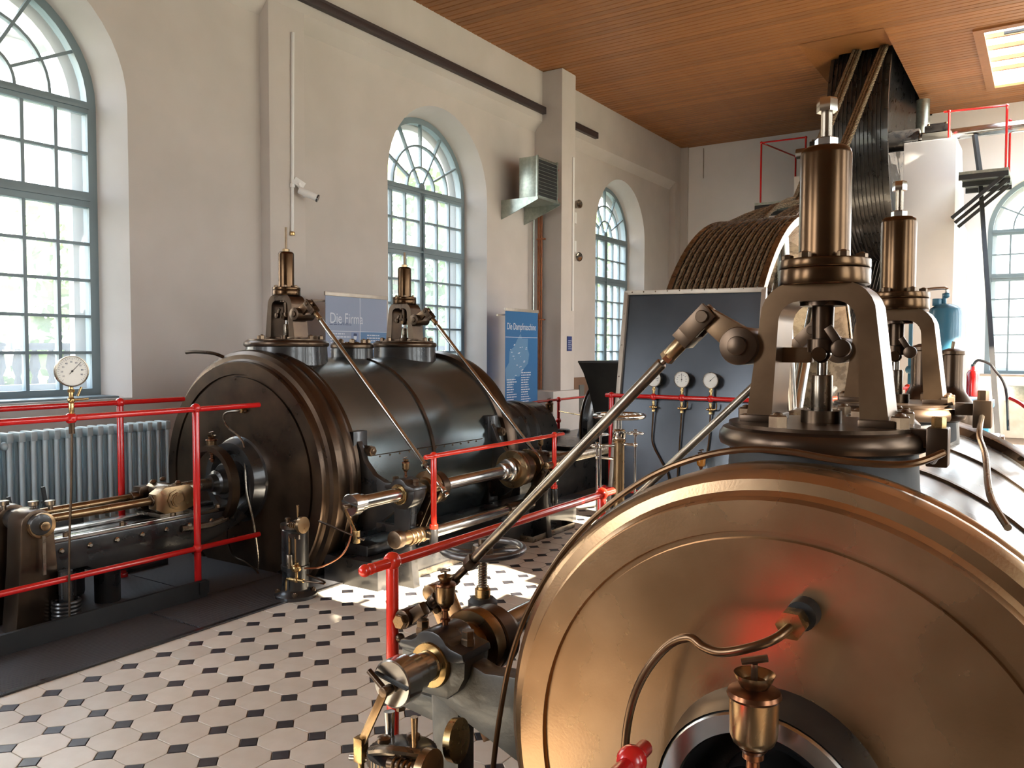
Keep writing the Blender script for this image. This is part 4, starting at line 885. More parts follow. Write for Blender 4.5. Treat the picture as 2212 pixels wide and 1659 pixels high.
# ------------------------------------------------------------------ handwheels
t = thing('floor_valve', 'dark handwheel on a threaded spindle standing in the tiled aisle', 'valve', (-1.9, 2.68, 0))
wx, wy = -1.9, 2.68
handwheel(MB(), (wx, wy, .655), .165, .0145, 4, .035, .015).build('handwheel', IRONW, t)
MB().lathe((wx, wy, .64), (0, 0, 1), [(0, .045), (.03, .04), (.035, .02), (.055, .018)], 20).build('hub', BOLT, t)
b = MB()
MB().cyl((wx, wy, .45), (wx, wy, .66), .016, n=14).build('spindle', DSTEEL, t)
for i in range(12): b.torus((wx, wy, .50+i*.0105), (0, 0, 1), .016, .0042, 18, 6)
b.build('screw_thread', DSTEEL, t)
MB().lathe((wx, wy, .45), (0, 0, 1), [(0, .032), (.04, .032), (.042, .026), (.05, .026)], 24).build('gland', BRASS, t)
MB().lathe((wx, wy, 0), (0, 0, 1), [(0, .13), (.02, .13), (.03, .06), (.27, .055), (.33, .05), (.35, .052), (.36, .052), (.37, .045), (.385, .046), (.39, .060), (.44, .060), (.455, .045)], 32).build('bonnet', BLACKM, t)

t = thing('control_column', 'polished control column with one large and three small handwheels', 'control column', (-2.317, 4.8, 0))
cx, cy = -2.317, 4.8
MB().lathe((cx, cy, 0), (0, 0, 1), [(0, .10), (.03, .10), (.05, .05), (.06, .040), (.86, .035), (.862, .042), (.875, .044), (.885, .038), (.895, .044), (.93, .044), (.945, .036), (.95, .02)], 32).build('column', BRONZEL, t)
MB().lathe((cx, cy, .885), (0, 0, 1), [(0, .040), (.01, .046), (.05, .045), (.06, .03), (.062, .018), (.15, .016)], 32).build('collar', CHROME, t)
handwheel(MB(), (cx, cy, 1.033), .158, .0165, 3, .03).build('handwheel', CHROME, t)
for (dx, dy, hz_, L_) in ((.105, .02, .925, .9), (-.09, -.09, .915, .9), (-.17, .02, .825, .9)):
    px_, py_ = cx+dx, cy+dy
    MB().cyl((px_, py_, 0), (px_, py_, hz_), .0075, n=10).build('side_spindle', CHROME, t)
    handwheel(MB(), (px_, py_, hz_), .052, .0065, 3, .012).build('small_handwheel', CHROME, t)
    MB().rcyl((cx, cy, hz_-.075), (px_, py_, hz_-.075), .009, .2).sph((px_, py_, hz_-.075), .016).build('side_arm', CHROME, t)
t = thing('starting_handles', 'cluster of small bright handles half hidden by the near cylinder rim', 'handles', (-1.85, 3.75, 0))
for i, (a, z) in enumerate(((0, .42), (.05, .40), (.02, .46))):
    handwheel(MB(), (-1.82+a, 3.6+i*.07, z), .07, .009, 3, .014).build('handwheel', CHROME, t)
    MB().cyl((-1.82+a, 3.6+i*.07, 0), (-1.82+a, 3.6+i*.07, z), .01, n=10).build('spindle', CHROME, t)

# ------------------------------------------------------------------ gauge panel in front of the rope wheel
t = thing('guard_panel', 'tall slate blue sheet metal panel guarding the rope wheel', 'panel', (-2.3, 6.0, 0))
def bp(x, z, off=0): y = 6.05-.17*(1.93-z)/1.0; return (x, y-off, z)
v = [bp(-2.85, 1.92), bp(-1.755, 1.905), bp(-1.755, 0), bp(-2.85, 0), *[(p[0], p[1]+.02, p[2]) for p in (bp(-2.85, 1.92), bp(-1.755, 1.905), bp(-1.755, 0), bp(-2.85, 0))]]
MB().add(v, [(0, 1, 2, 3), (7, 6, 5, 4), (0, 4, 5, 1), (1, 5, 6, 2), (2, 6, 7, 3), (3, 7, 4, 0)]).build('sheet', BOARD, t, sm=False)
for p, q in ((bp(-2.86, 1.92, .012), bp(-1.745, 1.905, .012)), (bp(-2.855, 1.93, .012), bp(-2.855, 0, .012)), (bp(-1.75, 1.92, .012), bp(-1.75, 0, .012))):
    MB().bar(p, q, .035, .035, up=(0, 1, 0)).build('edge_strip', BFRAME, t, bevel=.002)
rv = bake(MB().sph((0, 0, 0), .006, 8).mesh('screw'), STEEL)
for i in range(11): inst('screw', rv, bp(-2.8+i*.1, 1.922, .032), t)
for z in (1.75, 1.5, 1.25, 1.0, .75):
    for x in (-2.855, -1.75): inst('screw', rv, bp(x, z, .032), t)
py = 5.86
pr = rail('red pipe across the grey panel carrying three gauges', [((-2.95, py, 1.10), (-1.70, py, 1.10)), ((-2.97, 5.745, .37), (-2.40, 5.745, .37))], [(-2.90, py, 1.10), (-2.54, py, 1.10), (-2.31, py, 1.10), (-2.085, py, 1.10), (-1.74, py, 1.10), (-2.90, 5.745, .37)], [((-2.90, py, 1.10), 0)], RED, .0165, kr=.027)
for i, x in enumerate((-2.54, -2.31, -2.085)):
    gz = 1.238 if i != 2 else 1.236; R_ = .062 if i < 2 else .06
    g_ = gauge(['left gauge on the grey panel half covered by the long rod', 'middle gauge on the grey panel with upright needle', 'right gauge on the grey panel with slanting needle'][i], (x, py-.005, gz), (-.05, -1, 0), R_, .05, (10, 88, 42)[i], 'pressure gauges')
    MB().rcyl((x, py, 1.10), (x, py+.01, gz-.04), .011, .1).hexn((x, py+.004, 1.15), (0, 0, 1), .015, .015).build('riser', BRASS, g_)
    b = MB()
    b.rcyl((x, py, 1.07), (x, py, 1.0), .011, .1).sph((x, py, 1.02), .018).cyl((x-.03, py, 1.02), (x+.03, py, 1.02), .008).hexn((x, py, .985), (0, 0, 1), .014, .018)
    if i: MB().tube([(x+.03, py-.01, 1.02), (x+.048, py-.01, 1.03), (x+.05, py-.01, 1.07)], .005).build('cock_handle', BRASS, g_)
    b.build('cock', BRASS, g_)
    P = [[(x, py, .98), (x, py, .80), (x+.02, py, .72), (x+.1, py, .60), (x+.16, py, .50), (x+.18, py, .3)], [(x, py, .98), (x, py, .6), (x, py, .3)], [(x, py, .98), (x, py, .8), (x-.01, py, .7), (x-.03, py, .6)]][i]
    MB().tube([(a, min(b_, 5.722+.17*c_-.018), c_) for a, b_, c_ in P], .0065, 8).build('capillary_tube', TUBE, g_)
oil_cup('double oil cup with amber glass low on the grey panel right side', (-2.10, 5.72, .55), .9, 'oil cups', gm=AMBER)

# ------------------------------------------------------------------ rope wheel, ropes, upper pulley
FX0, FX1, FY, FZ, FR = -2.80, -1.95, 8.4, .59, 2.19
NR = 13
t = thing('rope_flywheel', 'huge grooved rope flywheel rising behind the grey panel', 'flywheel', ((FX0+FX1)/2, FY, 0))
pitch_ = (FX1-FX0-.09)/NR; xs = [FX0+.045+pitch_*(i+.5) for i in range(NR)]
def rimprof(x0, x1, R, xs, pw, dp):
    P = [(0, R-.12), (0, R), (.045, R)]
    for x in xs:
        a = x-x0; h_ = pw/2-.004
        P += [(a-h_, R), (a-h_*.8, R-dp), (a+h_*.8, R-dp), (a+h_, R), (a+pw/2, R)]
    P += [(x1-x0-.045, R), (x1-x0, R), (x1-x0, R-.05)]
    return P
MB().lathe((FX0, FY, FZ), (1, 0, 0), rimprof(FX0, FX1, FR, xs, pitch_, .045), 120, cap=False)  .build('rim', DSTEEL, t, ang=25)
MB().lathe((FX0, FY, FZ), (1, 0, 0), [(0, FR-.12), (.1, FR-.2), (FX1-FX0-.22, FR-.24), (FX1-FX0-.05, FR-.10), (FX1-FX0-.004, FR-.05)], 120, cap=False).build('inner_rim', DSTEEL, t, ang=25)
MB().lathe((FX1-.005, FY, FZ), (1, 0, 0), [(0, FR+.003), (.008, FR+.003), (.008, FR-.07), (0, FR-.07)], 120, cap=False).build('rim_face', BRONZEL, t)
MB().rcyl((-2.75, FY, FZ), (-1.98, FY, FZ), .30, .1, 40).build('hub', DSTEEL, t)
for s in (-.22, .22):
    for i in range(8):
        a = 2*pi*i/8+.2; d_ = Vector((0, cos(a), sin(a))); c_ = Vector(((FX0+FX1)/2+s, FY, FZ))
        MB().cyl(c_+d_*.27, c_+d_*(FR-.2), .075, .055, n=14).build('spoke', STEEL if s > 0 else DSTEEL, t)
MB().rcyl((-4.2, FY, FZ), (-.3, FY, FZ), .13, .1, 32).build('crank_shaft', STEEL, t)
UY, UZ, UR = 14.2, 4.75, 1.85; UX0, UX1 = -2.74, -1.93
up_ = thing('rope_pulley', 'large black grooved rope pulley hanging in the ceiling slot', 'pulley', ((UX0+UX1)/2, UY, UZ-UR))
MB().lathe((UX0, UY, UZ), (1, 0, 0), rimprof(UX0, UX1, UR, [UX0+.045+(UX1-UX0-.09)/NR*(i+.5) for i in range(NR)], (UX1-UX0-.09)/NR, .04), 96, cap=False).build('rim', BLACK, up_, ang=25)
MB().lathe((UX0, UY, UZ), (1, 0, 0), [(.02, UR-.10), (.02, .2), (UX1-UX0-.3, .2), (UX1-UX0-.02, UR-.14)], 96, cap=False).build('web', BLACK, up_)
MB().rcyl((-3.62, UY, UZ), (XR_-.2, UY, UZ), .085, .1, 28).build('line_shaft', STEEL, up_)
MB().rcyl((-2.9, UY, UZ), (-1.75, UY, UZ), .16, .1, 28).build('hub', BLACK, up_)
# ropes: over the front of the flywheel, up in two bunches to the pulley
D = Vector((UY-FY, UZ-FZ)); base = atan2(D.y, D.x); th = math.asin((FR-UR)/D.length); phi = base+pi/2-th
ORD = ['leftmost', 'second', 'third', 'fourth', 'fifth', 'sixth', 'middle', 'seventh', 'sixth', 'fifth', 'fourth', 'third', 'second']
for i, x in enumerate(xs):
    rr = FR-.020; P = []
    A_ = i < 7; a_start = radians(232); a_end = radians(97 if A_ else 95)-radians(.6)*(i % 3)
    for k in range(27):
        a = a_start+(a_end-a_start)*k/26; P.append(Vector((x, FY+rr*cos(a), FZ+rr*sin(a))))
    j = i if A_ else i-7; o1 = ((j % 3)-1)*.036; o2 = ((j//3)-.8)*.04
    cx_ = -2.36 if A_ else -2.10; ex = -2.36 if A_ else -1.99
    pw = Vector((cx_+o1, 9.35, 3.10+o2)); pe = Vector((ex+o1, UY+UR*cos(phi), UZ+UR*sin(phi)+o2))
    s0 = P[-1]
    for q in (.25, .5, .75, 1): p = s0.lerp(pw, q); p.z += .05*sin(pi*q)*(1 if q < 1 else 0); P.append(p)
    for q in (.25, .5, .75, 1): P.append(pw.lerp(pe, q))
    for k in range(1, 8): a = phi-radians(14)*k; P.append(Vector((ex+o1+(UX0+.1+.055*i-ex-o1)*min(1, k/6), UY+(UR+max(0, o2*(1-k/3)))*cos(a), UZ+(UR+max(0, o2*(1-k/3)))*sin(a))))
    b = MB(); Q = []
    for a_, c_ in zip(P, P[1:]):
        n_ = max(1, int((c_-a_).length/.04)); Q += [a_.lerp(c_, q/n_) for q in range(n_)]
    Q.append(P[-1])
    for s3 in range(3):
        st = []; L_ = 0
        for q, p in enumerate(Q):
            if q: L_ += (Q[q]-Q[q-1]).length
            tg = (Q[min(q+1, len(Q)-1)]-Q[max(q-1, 0)]).normalized(); u = Vector((1, 0, 0)); u = (u-tg*u.dot(tg)).normalized(); w = tg.cross(u)
            an = L_*2*pi/.22+s3*2*pi/3; st.append(p+(u*cos(an)+w*sin(an))*.0095)
        b.tube(st, .0115, 5, 1, cap=False)
    o = b.build('drive_rope', ROPE, fix=False)
    side = '' if i in (0, 6) else ' from the left' if i < 6 else ' from the right'
    tag(o, 'twisted hemp drive rope, %s on the flywheel%s' % ('rightmost' if i == 12 else ORD[i], '' if i == 12 else side), 'rope', 'drive ropes')
b = MB()
phi2 = base-pi/2+th
for i, x in enumerate(xs):
    A = Vector((x, FY+FR*cos(phi2), FZ+FR*sin(phi2))); Bv = Vector((UX0+.1+.05*i, UY+UR*cos(phi2), UZ+UR*sin(phi2)))
    mid = A.lerp(Bv, .5); mid.z -= .25
    o = MB().tube([A, mid, Bv], .022, 8, 8).build('return_rope', ROPED); tag(o, 'sagging oily dark return rope below the upper pulley', 'rope', 'return ropes')
# masonry piers, bearings and maintenance platforms of the pulley
def pier(name, x0, x1, zt, label):
    o = MB().prism([(13.8, 0), (13.8, zt), (14.7, zt), (15.5, zt-1.1), (16.1, zt-1.1), (16.1, 0)], lambda a, z, q: (q, a, z), x0, x1).build(name, PLASTERB, bevel=.01)
    return struct(o)
pier('trim_1', -1.92, -1.21, 4.62, ''); pier('trim_2', -3.55, -2.98, 4.3, '')
for (x, lb) in ((-1.50, 'dark split bearing block on top of the right white pier'), (-3.2, 'dark bearing block on the left pier behind the ropes')):
    t = thing('plummer_block', lb, 'bearing', (x, UY, UZ-.13), 'pulley bearings')
    MB().box((x-.2, UY-.22, UZ-.14), (x+.2, UY+.22, UZ+.02)).build('base', GREY, t, bevel=.02)
    MB().box((x-.17, UY-.19, UZ+.03), (x+.17, UY+.19, UZ+.14)).box((x-.12, UY-.12, UZ+.14), (x+.12, UY+.12, UZ+.18)).build('cap', BLACK, t, bevel=.02)
    for a in (-.12, .12): inst('bolt', BM1, (x+a, UY-.15, UZ+.14), t)
def platform(label, x0, x1, y0, y1, z, rails, posts, grp):
    t = thing('bearing_platform', label, 'platform', ((x0+x1)/2, y0, z-.05), grp)
    MB().box((x0, y0, z-.04), (x1, y1, z)).build('deck', GALV, t)
    for yy in (y0+.02, (y0+y1)/2, y1-.02): MB().bar((x0, yy, z-.08), (x1, yy, z-.08), .05, .07).build('joist', BLACKM, t)
    for p, q in rails: MB().cyl(p, q, .014, n=10).build('rail', RED, t)
    for p, zz in posts: MB().cyl((p[0], p[1], zz), p, .016, n=10).sph(p, .024, 10).build('post', RED, t)
    return t
platform('right maintenance platform with thin red rails below the line shaft', -1.13, -.52, 13.3, 14.5, 4.0, [((-1.40, 13.9, 5.03), (-.585, 13.9, 5.0))], [((-1.325, 13.9, 5.03), 4.62), ((-.585, 13.9, 5.0), 4.0), ((-.56, 14.4, 4.9), 4.0)], 'maintenance platforms')
t = bpy.data.objects['bearing_platform']
for k, yy in enumerate((13.35, 13.85, 14.35)): MB().bar((-.55, yy, 3.93), (-1.2, yy-.1, 3.35), .035, .05).build('strut', BLACKM, t)
platform('left maintenance platform with thin red rails behind the ropes', -4.28, -3.6, 14.1, 15.6, 3.98, [((-4.21, 14.2, 5.02), (-3.45, 14.2, 5.01)), ((-4.21, 14.2, 5.02), (-3.95, 15.45, 5.0))], [((-4.21, 14.2, 5.02), 3.98), ((-3.95, 15.45, 5.0), 3.98), ((-3.47, 14.2, 5.01), 3.98)], 'maintenance platforms')
tag(MB().bar((-1.0, 14.1, 4.68), (-.90, 14.0, 4.0), .06, .05).bar((-.90, 14.0, 3.9), (-.46, 11.2, .3), .055, .045).build('leaning_pole', BLACKM), 'dark pole leaning from the right platform down to the floor', 'pole')
t = tag(MB().cyl((-1.79, 14.8, 4.85), (-1.79, 14.8, 5.5), .10, n=24).build('vent_duct', GALV), 'short grey duct stub in the ceiling slot corner', 'duct')
t = tag(MB().prism([(-5.95+.02*i, 0) for i in range(0)] or [(0, 0), (.012, 0), (.012, .6), (0, .6)], lambda a, z, q: (-5.93+a, q, 4.93+z), 16.05, 16.06).build('hanging_chain', BFRAME), 'thin double chain hanging on the back wall below the ceiling', 'chain')
# ------------------------------------------------------------------ things on and before the left wall
# radiator: sections of three columns
t = thing('radiator', 'long pale blue cast iron radiator under the left window', 'radiator', (-5.95, 2.7, .1))
sec = MB()
for dx in (-.05, .01, .07): sec.rcyl((dx, 0, .03), (dx, 0, .66), .018, .4, 10)
sec.box((-.07, -.021, 0), (.09, .021, .06)); sec.box((-.07, -.021, .62), (.09, .021, .685))
sm3 = bake(sec.mesh('section', bevel=.006), RAD)
for i in range(30): inst('section', sm3, (-5.93, 1.62+i*.079, .20), t)
for z in (.25, .84): MB().cyl((-5.93, 1.60, z), (-5.93, 3.95, z), .018, n=10).build('connecting_pipe', RAD, t)
MB().sph((-5.87, 2.70, .80), .03).build('valve_knob', RAD, t)
tag(MB().box((-6.53, 1.9, .955), (-6.30, 2.85, .985)).build('wall_shelf', BLUEF), 'dark strip of shelf below the left window sill', 'shelf')
# conduit and camera on the first pilaster
t = thing('conduit_pipe', 'thin white conduit running up the pilaster above the far front bonnet', 'conduit', (-6.385, 5.69, 2.6))
MB().rcyl((-6.385, 5.69, 2.60), (-6.385, 5.72, 4.62), .016, .2, 12).build('tube', WHITE, t)
for z in (2.62, 3.1): MB().rcyl((-6.385, 5.69+(z-2.6)*.015, z-.02), (-6.385, 5.69+(z-2.6)*.015, z+.02), .026, .2).build('clip', BRASS if z < 3 else WHITE, t)
t = thing('security_camera', 'small white bullet camera with black lens on the pilaster', 'camera', (-6.37, 5.75, 3.05))
MB().bar((-6.39, 5.72, 3.16), (-6.33, 5.80, 3.10), .06, .07).bar((-6.35, 5.74, 3.13), (-6.33, 5.82, 3.00), .045, .03).build('arm', WHITE, t, bevel=.006)
MB().rcyl((-6.34, 5.74, 3.06), (-6.20, 5.86, 2.98), .036, .2, 20).build('housing', WHITE, t)
MB().lathe((-6.205, 5.855, 2.982), (.7, .6, -.4), [(0, .038), (.016, .04), (.016, .032), (.01, .005)], 22).build('lens', LENS, t)
tag(MB().box((-6.395, -4.0, 4.96), (-6.33, 12.24, 5.03)).box((-6.36, -4.0, 5.03), (-6.33, 12.24, 5.06)).build('crane_rail', mat('dark_brown_steel', (.035, .022, .022), .5), bevel=.004), 'dark steel rail running along the top of the left wall', 'rail')
# unit heater on brackets
t = thing('unit_heater', 'galvanised wall heater box with louvred front high on the column', 'heater', (-6.1, 9.95, 3.56))
MB().box((-6.24, 9.67, 3.57), (-5.96, 10.24, 4.13)).build('case', GALV, t, bevel=.006)
MB().box((-5.962, 9.70, 3.60), (-5.95, 10.21, 4.10)).build('grille_recess', BLACKM, t)
MB().box((-5.965, 9.67, 3.56), (-5.94, 9.70, 4.14)).build('frame_post', GALV, t); MB().box((-5.965, 10.21, 3.56), (-5.94, 10.24, 4.14)).build('frame_post', GALV, t)
lv = bake(MB().prism([(0, 0), (.022, -.012), (.024, -.009), (.002, .004)], lambda a, z, q: (a, q, z), -.25, .25).mesh('louvre', sm=False), GALV)
for i in range(10): inst('louvre', lv, (-5.95, 9.955, 3.645+i*.05), t)
for yb in (9.66, 10.26):
    MB().prism([(-6.53, 3.30), (-6.53, 3.57), (-5.92, 3.57), (-5.92, 3.53)], lambda a, z, q: (a, q, z), yb-.008, yb+.008).build('bracket', GALV, t)
MB().box((-6.5, 9.66, 3.545), (-5.92, 10.27, 3.565)).build('bracket_shelf', GALV, t)
for z in (3.64, 4.06): MB().rcyl((-6.1, 10.24, z), (-6.05, 10.34, z), .022, .2).sph((-6.03, 10.35, z), .03).build('red_valve', RED, t)
t = thing('copper_pipes', 'bundle of copper heating pipes running down beside the column', 'pipes', (-6.42, 10.45, .85))
for i in range(3): MB().cyl((-6.43+i*.03, 10.50, .86), (-6.43+i*.03, 10.50, 3.56), .011, n=10).build('pipe', COPPER, t)
for z in (1.9, 3.1): MB().box((-6.45, 10.485, z), (-6.31, 10.52, z+.02)).build('pipe_clip', COPPER, t)
t = tag(MB().cyl((-6.45, 10.40, .86), (-6.45, 10.40, 3.5), .010, n=8).build('steel_conduit', GALV), 'thin grey conduit left of the copper pipes', 'conduit')
t = tag(MB().box((-6.06, 10.86, 2.05), (-6.04, 10.90, 4.35)).build('cable_duct', WHITE), 'narrow white cable duct on the column face', 'cable duct')
for (z, lb, m_, r_) in ((3.79, 'round grey wall lamp above the other beside the column', DSTEEL, .07), (2.95, 'round bright wall lamp lower beside the column', CHROME, .075)):
    t = thing('wall_spotlight', lb, 'lamp', (-6.36, 11.66, z-.1), 'round wall lamps')
    MB().lathe((-6.40, 11.62, z), (1, -.3, 0), [(-.05, r_*.8), (.06, r_), (.07, r_), (.07, r_*.82), (.03, r_*.3)], 24).build('housing', m_, t)
    MB().box((-6.53, 11.60, z-.28), (-6.48, 11.78, z-.10) if z > 3.5 else (-6.48, 11.78, z+.25)).build('back_plate', WHITE, t) if z > 3.5 else MB().box((-6.53, 11.60, z+.10), (-6.48, 11.78, z+.28)).build('back_plate', WHITE, t)
t = thing('notice_plate', 'small dark blue notice on the white column', 'sign', (-6.05, 10.79, 1.44))
MB().box((-6.06, 10.73, 1.44), (-6.045, 10.86, 1.66)).build('plate', mat('notice_blue', (.012, .03, .16), .4), t)
for i in range(5): MB().box((-6.0449, 10.745, 1.47+i*.03), (-6.0442, 10.845-(i % 2)*.02, 1.477+i*.03)).build('print_line', PRINT, t)
tag(MB().box((-5.99, 10.98, .5), (-5.965, 11.12, .92)).build('intercom_panel', GREY, bevel=.004), 'small grey panel low beside the dark red rail post', 'panel')
# banners
def txtblock(par, x, y0, y1, z0, z1, n, m_, seed=1):
    rnd = random.Random(seed); b = MB(); h_ = (z1-z0)/n
    for i in range(n):
        z = z1-(i+.5)*h_; y = y0
        L_ = y0+(y1-y0)*rnd.uniform(.62, 1.0)
        while y < L_:
            w_ = rnd.uniform(.018, .06); b.box((x, y, z-h_*.2), (x+.0006, min(y+w_, L_), z+h_*.2)); y += w_+.009
    b.build('small_print', m_, par, sm=False, kind='stuff')
RT = (pi/2, 0, pi/2)
def banner(nm, lb, x, y0, y1, z0, z1, m_):
    t = thing(nm, lb, 'banner', (x, (y0+y1)/2, 0), 'roll-up banners')
    MB().box((x-.003, y0, z0), (x, y1, z1-.03)).build('sheet', m_, t, sm=False)
    MB().box((x-.012, y0-.01, z1-.04), (x+.01, y1+.01, z1)).build('top_rail', BFRAME, t, bevel=.003)
    MB().box((x-.06, y0-.01, 0), (x+.06, y1+.01, .09)).build('base', BFRAME, t, bevel=.008)
    MB().cyl((x-.03, (y0+y1)/2, .05), (x-.02, (y0+y1)/2, z1-.03), .009, n=8).build('support_pole', BFRAME, t)
    MB().cyl((x-.05, y0-.12, z1-.10), (x-.03, y0+.05, z1-.09), .012, n=8).build('hook_bar', BFRAME, t)
    return t
x = -6.0; k = 6.0/5.6; yy = lambda y: y*k; zz = lambda z: H+(z-H)*k
t = banner('display_banner', 'blue display banner with white title and map beside the copper pipes', x, yy(8.375), yy(9.14), .06, zz(1.975), BLUEB)
text('title', 'Die Dampfmaschine', .128, PRINT, t, (x+.001, yy(8.41), zz(1.71)), RT, .70)
MB().box((x+.0004, yy(8.38), zz(1.612)), (x+.001, yy(9.13), zz(1.618))).build('white_line', PRINT, t, sm=False)
mp_ = [(8.72, 1.66), (8.76, 1.60), (8.90, 1.60), (8.89, 1.48), (8.93, 1.40), (8.90, 1.28), (8.78, 1.20), (8.70, 1.12), (8.60, 1.12), (8.52, 1.02), (8.43, .98), (8.39, 1.10), (8.38, 1.22), (8.46, 1.30), (8.47, 1.44), (8.58, 1.50), (8.64, 1.58)]
MB().add([(x+.0006, yy(a), zz(b_)) for a, b_ in mp_], [tuple(range(len(mp_)))]).build('map_shape', MAPC, t, sm=False)
rnd = random.Random(3)
b = MB()
for i in range(22):
    a, b_ = rnd.uniform(8.48, 8.86), rnd.uniform(1.12, 1.52); w_ = rnd.uniform(.012, .05); b.box((x+.001, yy(a), zz(b_)), (x+.0014, yy(a)+w_, zz(b_)+.008))
b.build('map_marks', PRINT, t, sm=False, kind='stuff')
txtblock(t, x+.0008, yy(8.41), yy(8.64), zz(.60), zz(1.10), 16, PRINT, 5); txtblock(t, x+.0008, yy(8.74), yy(8.99), zz(.75), zz(1.18), 14, PRINT, 6)
t = banner('display_banner', 'pale blue display banner with portrait seen between the far bonnets', x, yy(5.38), yy(6.22), .06, zz(1.995), BLUEL)
text('title', 'Die Firma', .152, PRINT, t, (x+.001, yy(5.43), zz(1.705)), RT, .78)
MB().box((x+.0004, yy(5.83), zz(1.5)), (x+.0009, yy(5.838), zz(1.96))).build('white_line', PRINT, t, sm=False)
MB().box((x+.0004, yy(5.38), zz(1.628)), (x+.0009, yy(6.22), zz(1.633))).build('white_line', PRINT, t, sm=False)
MB().box((x+.0003, yy(5.83), zz(.3)), (x+.0007, yy(6.22), zz(1.628))).build('blue_field', BLUEM, t, sm=False)
txtblock(t, x+.0009, yy(5.44), yy(5.70), zz(1.42), zz(1.62), 7, PRINT, 8); txtblock(t, x+.0009, yy(5.93), yy(6.15), zz(1.45), zz(1.61), 6, PRINT, 9)
txtblock(t, x+.0009, yy(5.43), yy(5.78), zz(1.685), zz(1.715), 2, PRINTD, 11)
MB().box((x+.0008, yy(5.715), zz(1.44)), (x+.0012, yy(5.81), zz(1.622))).build('portrait_ground', mat('portrait_ground', (.20, .27, .45), .6), t, sm=False)
pc = (yy(5.765), zz(1.578))
MB().add([(x+.0016, pc[0]+.022*cos(i*pi/8), pc[1]+.030*sin(i*pi/8)) for i in range(16)], [tuple(range(16))]).build('portrait_face', PRINT, t, sm=False)
MB().add([(x+.0014, pc[0]+a, pc[1]+b_) for a, b_ in ((-.045, -.14), (.045, -.14), (.04, -.06), (.012, -.03), (-.012, -.03), (-.04, -.06))], [tuple(range(6))]).build('portrait_coat', PRINTD, t, sm=False)
MB().add([(x+.0018, pc[0]+a, pc[1]+b_) for a, b_ in ((-.026, .01), (.026, .01), (.024, .036), (-.02, .038))], [tuple(range(4))]).build('portrait_hair', PRINTD, t, sm=False)

# ------------------------------------------------------------------ right background
t = thing('receiver_dome', 'bronze bottle shaped dome nearer of the two behind the near cylinder', 'dome', (-.50, 4.35, 1.0), 'bronze domes')
MB().lathe((-.50, 4.35, 1.04), (0, 0, 1), [(0, .125), (.08, .125), (.13, .12), (.18, .10), (.22, .07), (.25, .056), (.27, .052), (.42, .052), (.425, .058), (.44, .058), (.445, .045), (.455, .02)], 40).build('dome_body', BRONZED, t)
MB().cyl((-.50, 4.33, 1.49), (-.495, 4.33, 1.53), .008, n=8).build('cap_pin', BOLT, t)
dup(t, (-.41, 4.75, .98), 'bronze bottle shaped dome farther and lower behind the near cylinder', 'bronze domes')
tag(MB().box((-.72, 4.1, 0), (-.2, 5.1, 1.02)).lathe((-.43, 3.42, .589), (0, 1, 0), [(0, .3), (2.2, .3)], 40).build('crosshead_housing', BLACK, bevel=.01), 'black housing carrying the bronze domes behind the near cylinder', 'machine bed')
t = thing('pressure_tank', 'blue upright pressure tank with domed top beyond the near bonnets', 'tank', (-.845, 9.0, 0))
MB().lathe((-.845, 9.0, 0), (0, 0, 1), [(0, .155), (1.82, .155), (1.87, .14), (1.90, .10), (1.915, .05), (1.92, .01)], 40).build('shell', TANK, t)
MB().rcyl((-.86, 9.0, 1.92), (-.86, 9.0, 2.02), .02, .1).rcyl((-.92, 9.0, 1.90), (-.92, 9.0, 1.97), .045, .1).sph((-.84, 8.98, 2.0), .03).build('top_valve', TANK, t)
MB().tube([(-.84, 8.98, 2.0), (-.84, 8.98, 2.06), (-.90, 8.98, 2.07), (-1.05, 8.98, 2.06)], .016, 8).build('top_pipe', STEEL, t)
MB().cyl((-1.15, 9.0, 0), (-1.15, 9.0, 2.1), .02, n=10).sph((-1.15, 9.0, 1.27), .045).build('blue_pipe', TANK, t)
t = thing('fire_extinguisher', 'small red fire extinguisher at the right beside the blue tank', 'fire extinguisher', (-.60, 9.0, 1.0))
MB().lathe((-.60, 9.0, 1.02), (0, 0, 1), [(0, .045), (.01, .055), (.22, .055), (.25, .04), (.26, .02), (.29, .02)], 24).build('body', RED, t)
MB().cyl((-.60, 9.0, 1.30), (-.60, 9.0, 1.33), .018).tube([(-.60, 9, 1.32), (-.56, 9, 1.37), (-.47, 9.0, 1.34), (-.42, 9.0, 1.28), (-.33, 9.1, 1.1), (-.30, 9.1, .7)], .012, 8).build('hose', BLACKM, t)
tag(MB().box((-.62, 8.9, 0), (-.45, 9.15, .92)).box((-.70, 8.85, .92), (-.42, 9.2, .99)).build('pump_stand', TANK, bevel=.01), 'blue pump stand under the red extinguisher', 'stand')
t = thing('wall_box', 'grey junction box on the back wall under the right window', 'box', (-.5, 16.08, .55))
MB().box((-.56, 16.02, .62), (-.2, 16.1, .87)).build('case', GALV, t, bevel=.01)
tag(MB().cyl((-1.0, 16.04, 1.05), (.8, 16.04, 1.05), .02, n=8).cyl((-1.1, 16.04, 1.0), (-1.1, 16.04, 1.16), .012, n=8).build('wall_pipe', BFRAME), 'thin pipe along the back wall below the right window', 'pipe')
tag(MB().box((-.60, 15.99, 0), (3.8, 16.05, .62)).build('stained_dado', mat('stained_dado', (.42, .34, .27), .9, c2=(.62, .55, .48), nscale=2.5)), 'stained bare plaster dado on the back wall', 'dado')
t = oil_cup('oil cup with yellow oil at the right picture edge on the near cylinder', (-.02, 3.28, 1.10), 1.0, 'oil cups', gm=AMBER)
tag(MB().tube([(-.30, 9.3, 1.0), (-.2, 9.2, .95), (-.05, 9.0, .82), (.0, 8.9, .7)], .02, 8).build('red_hose', RED), 'red hose arching at the right picture edge', 'hose')

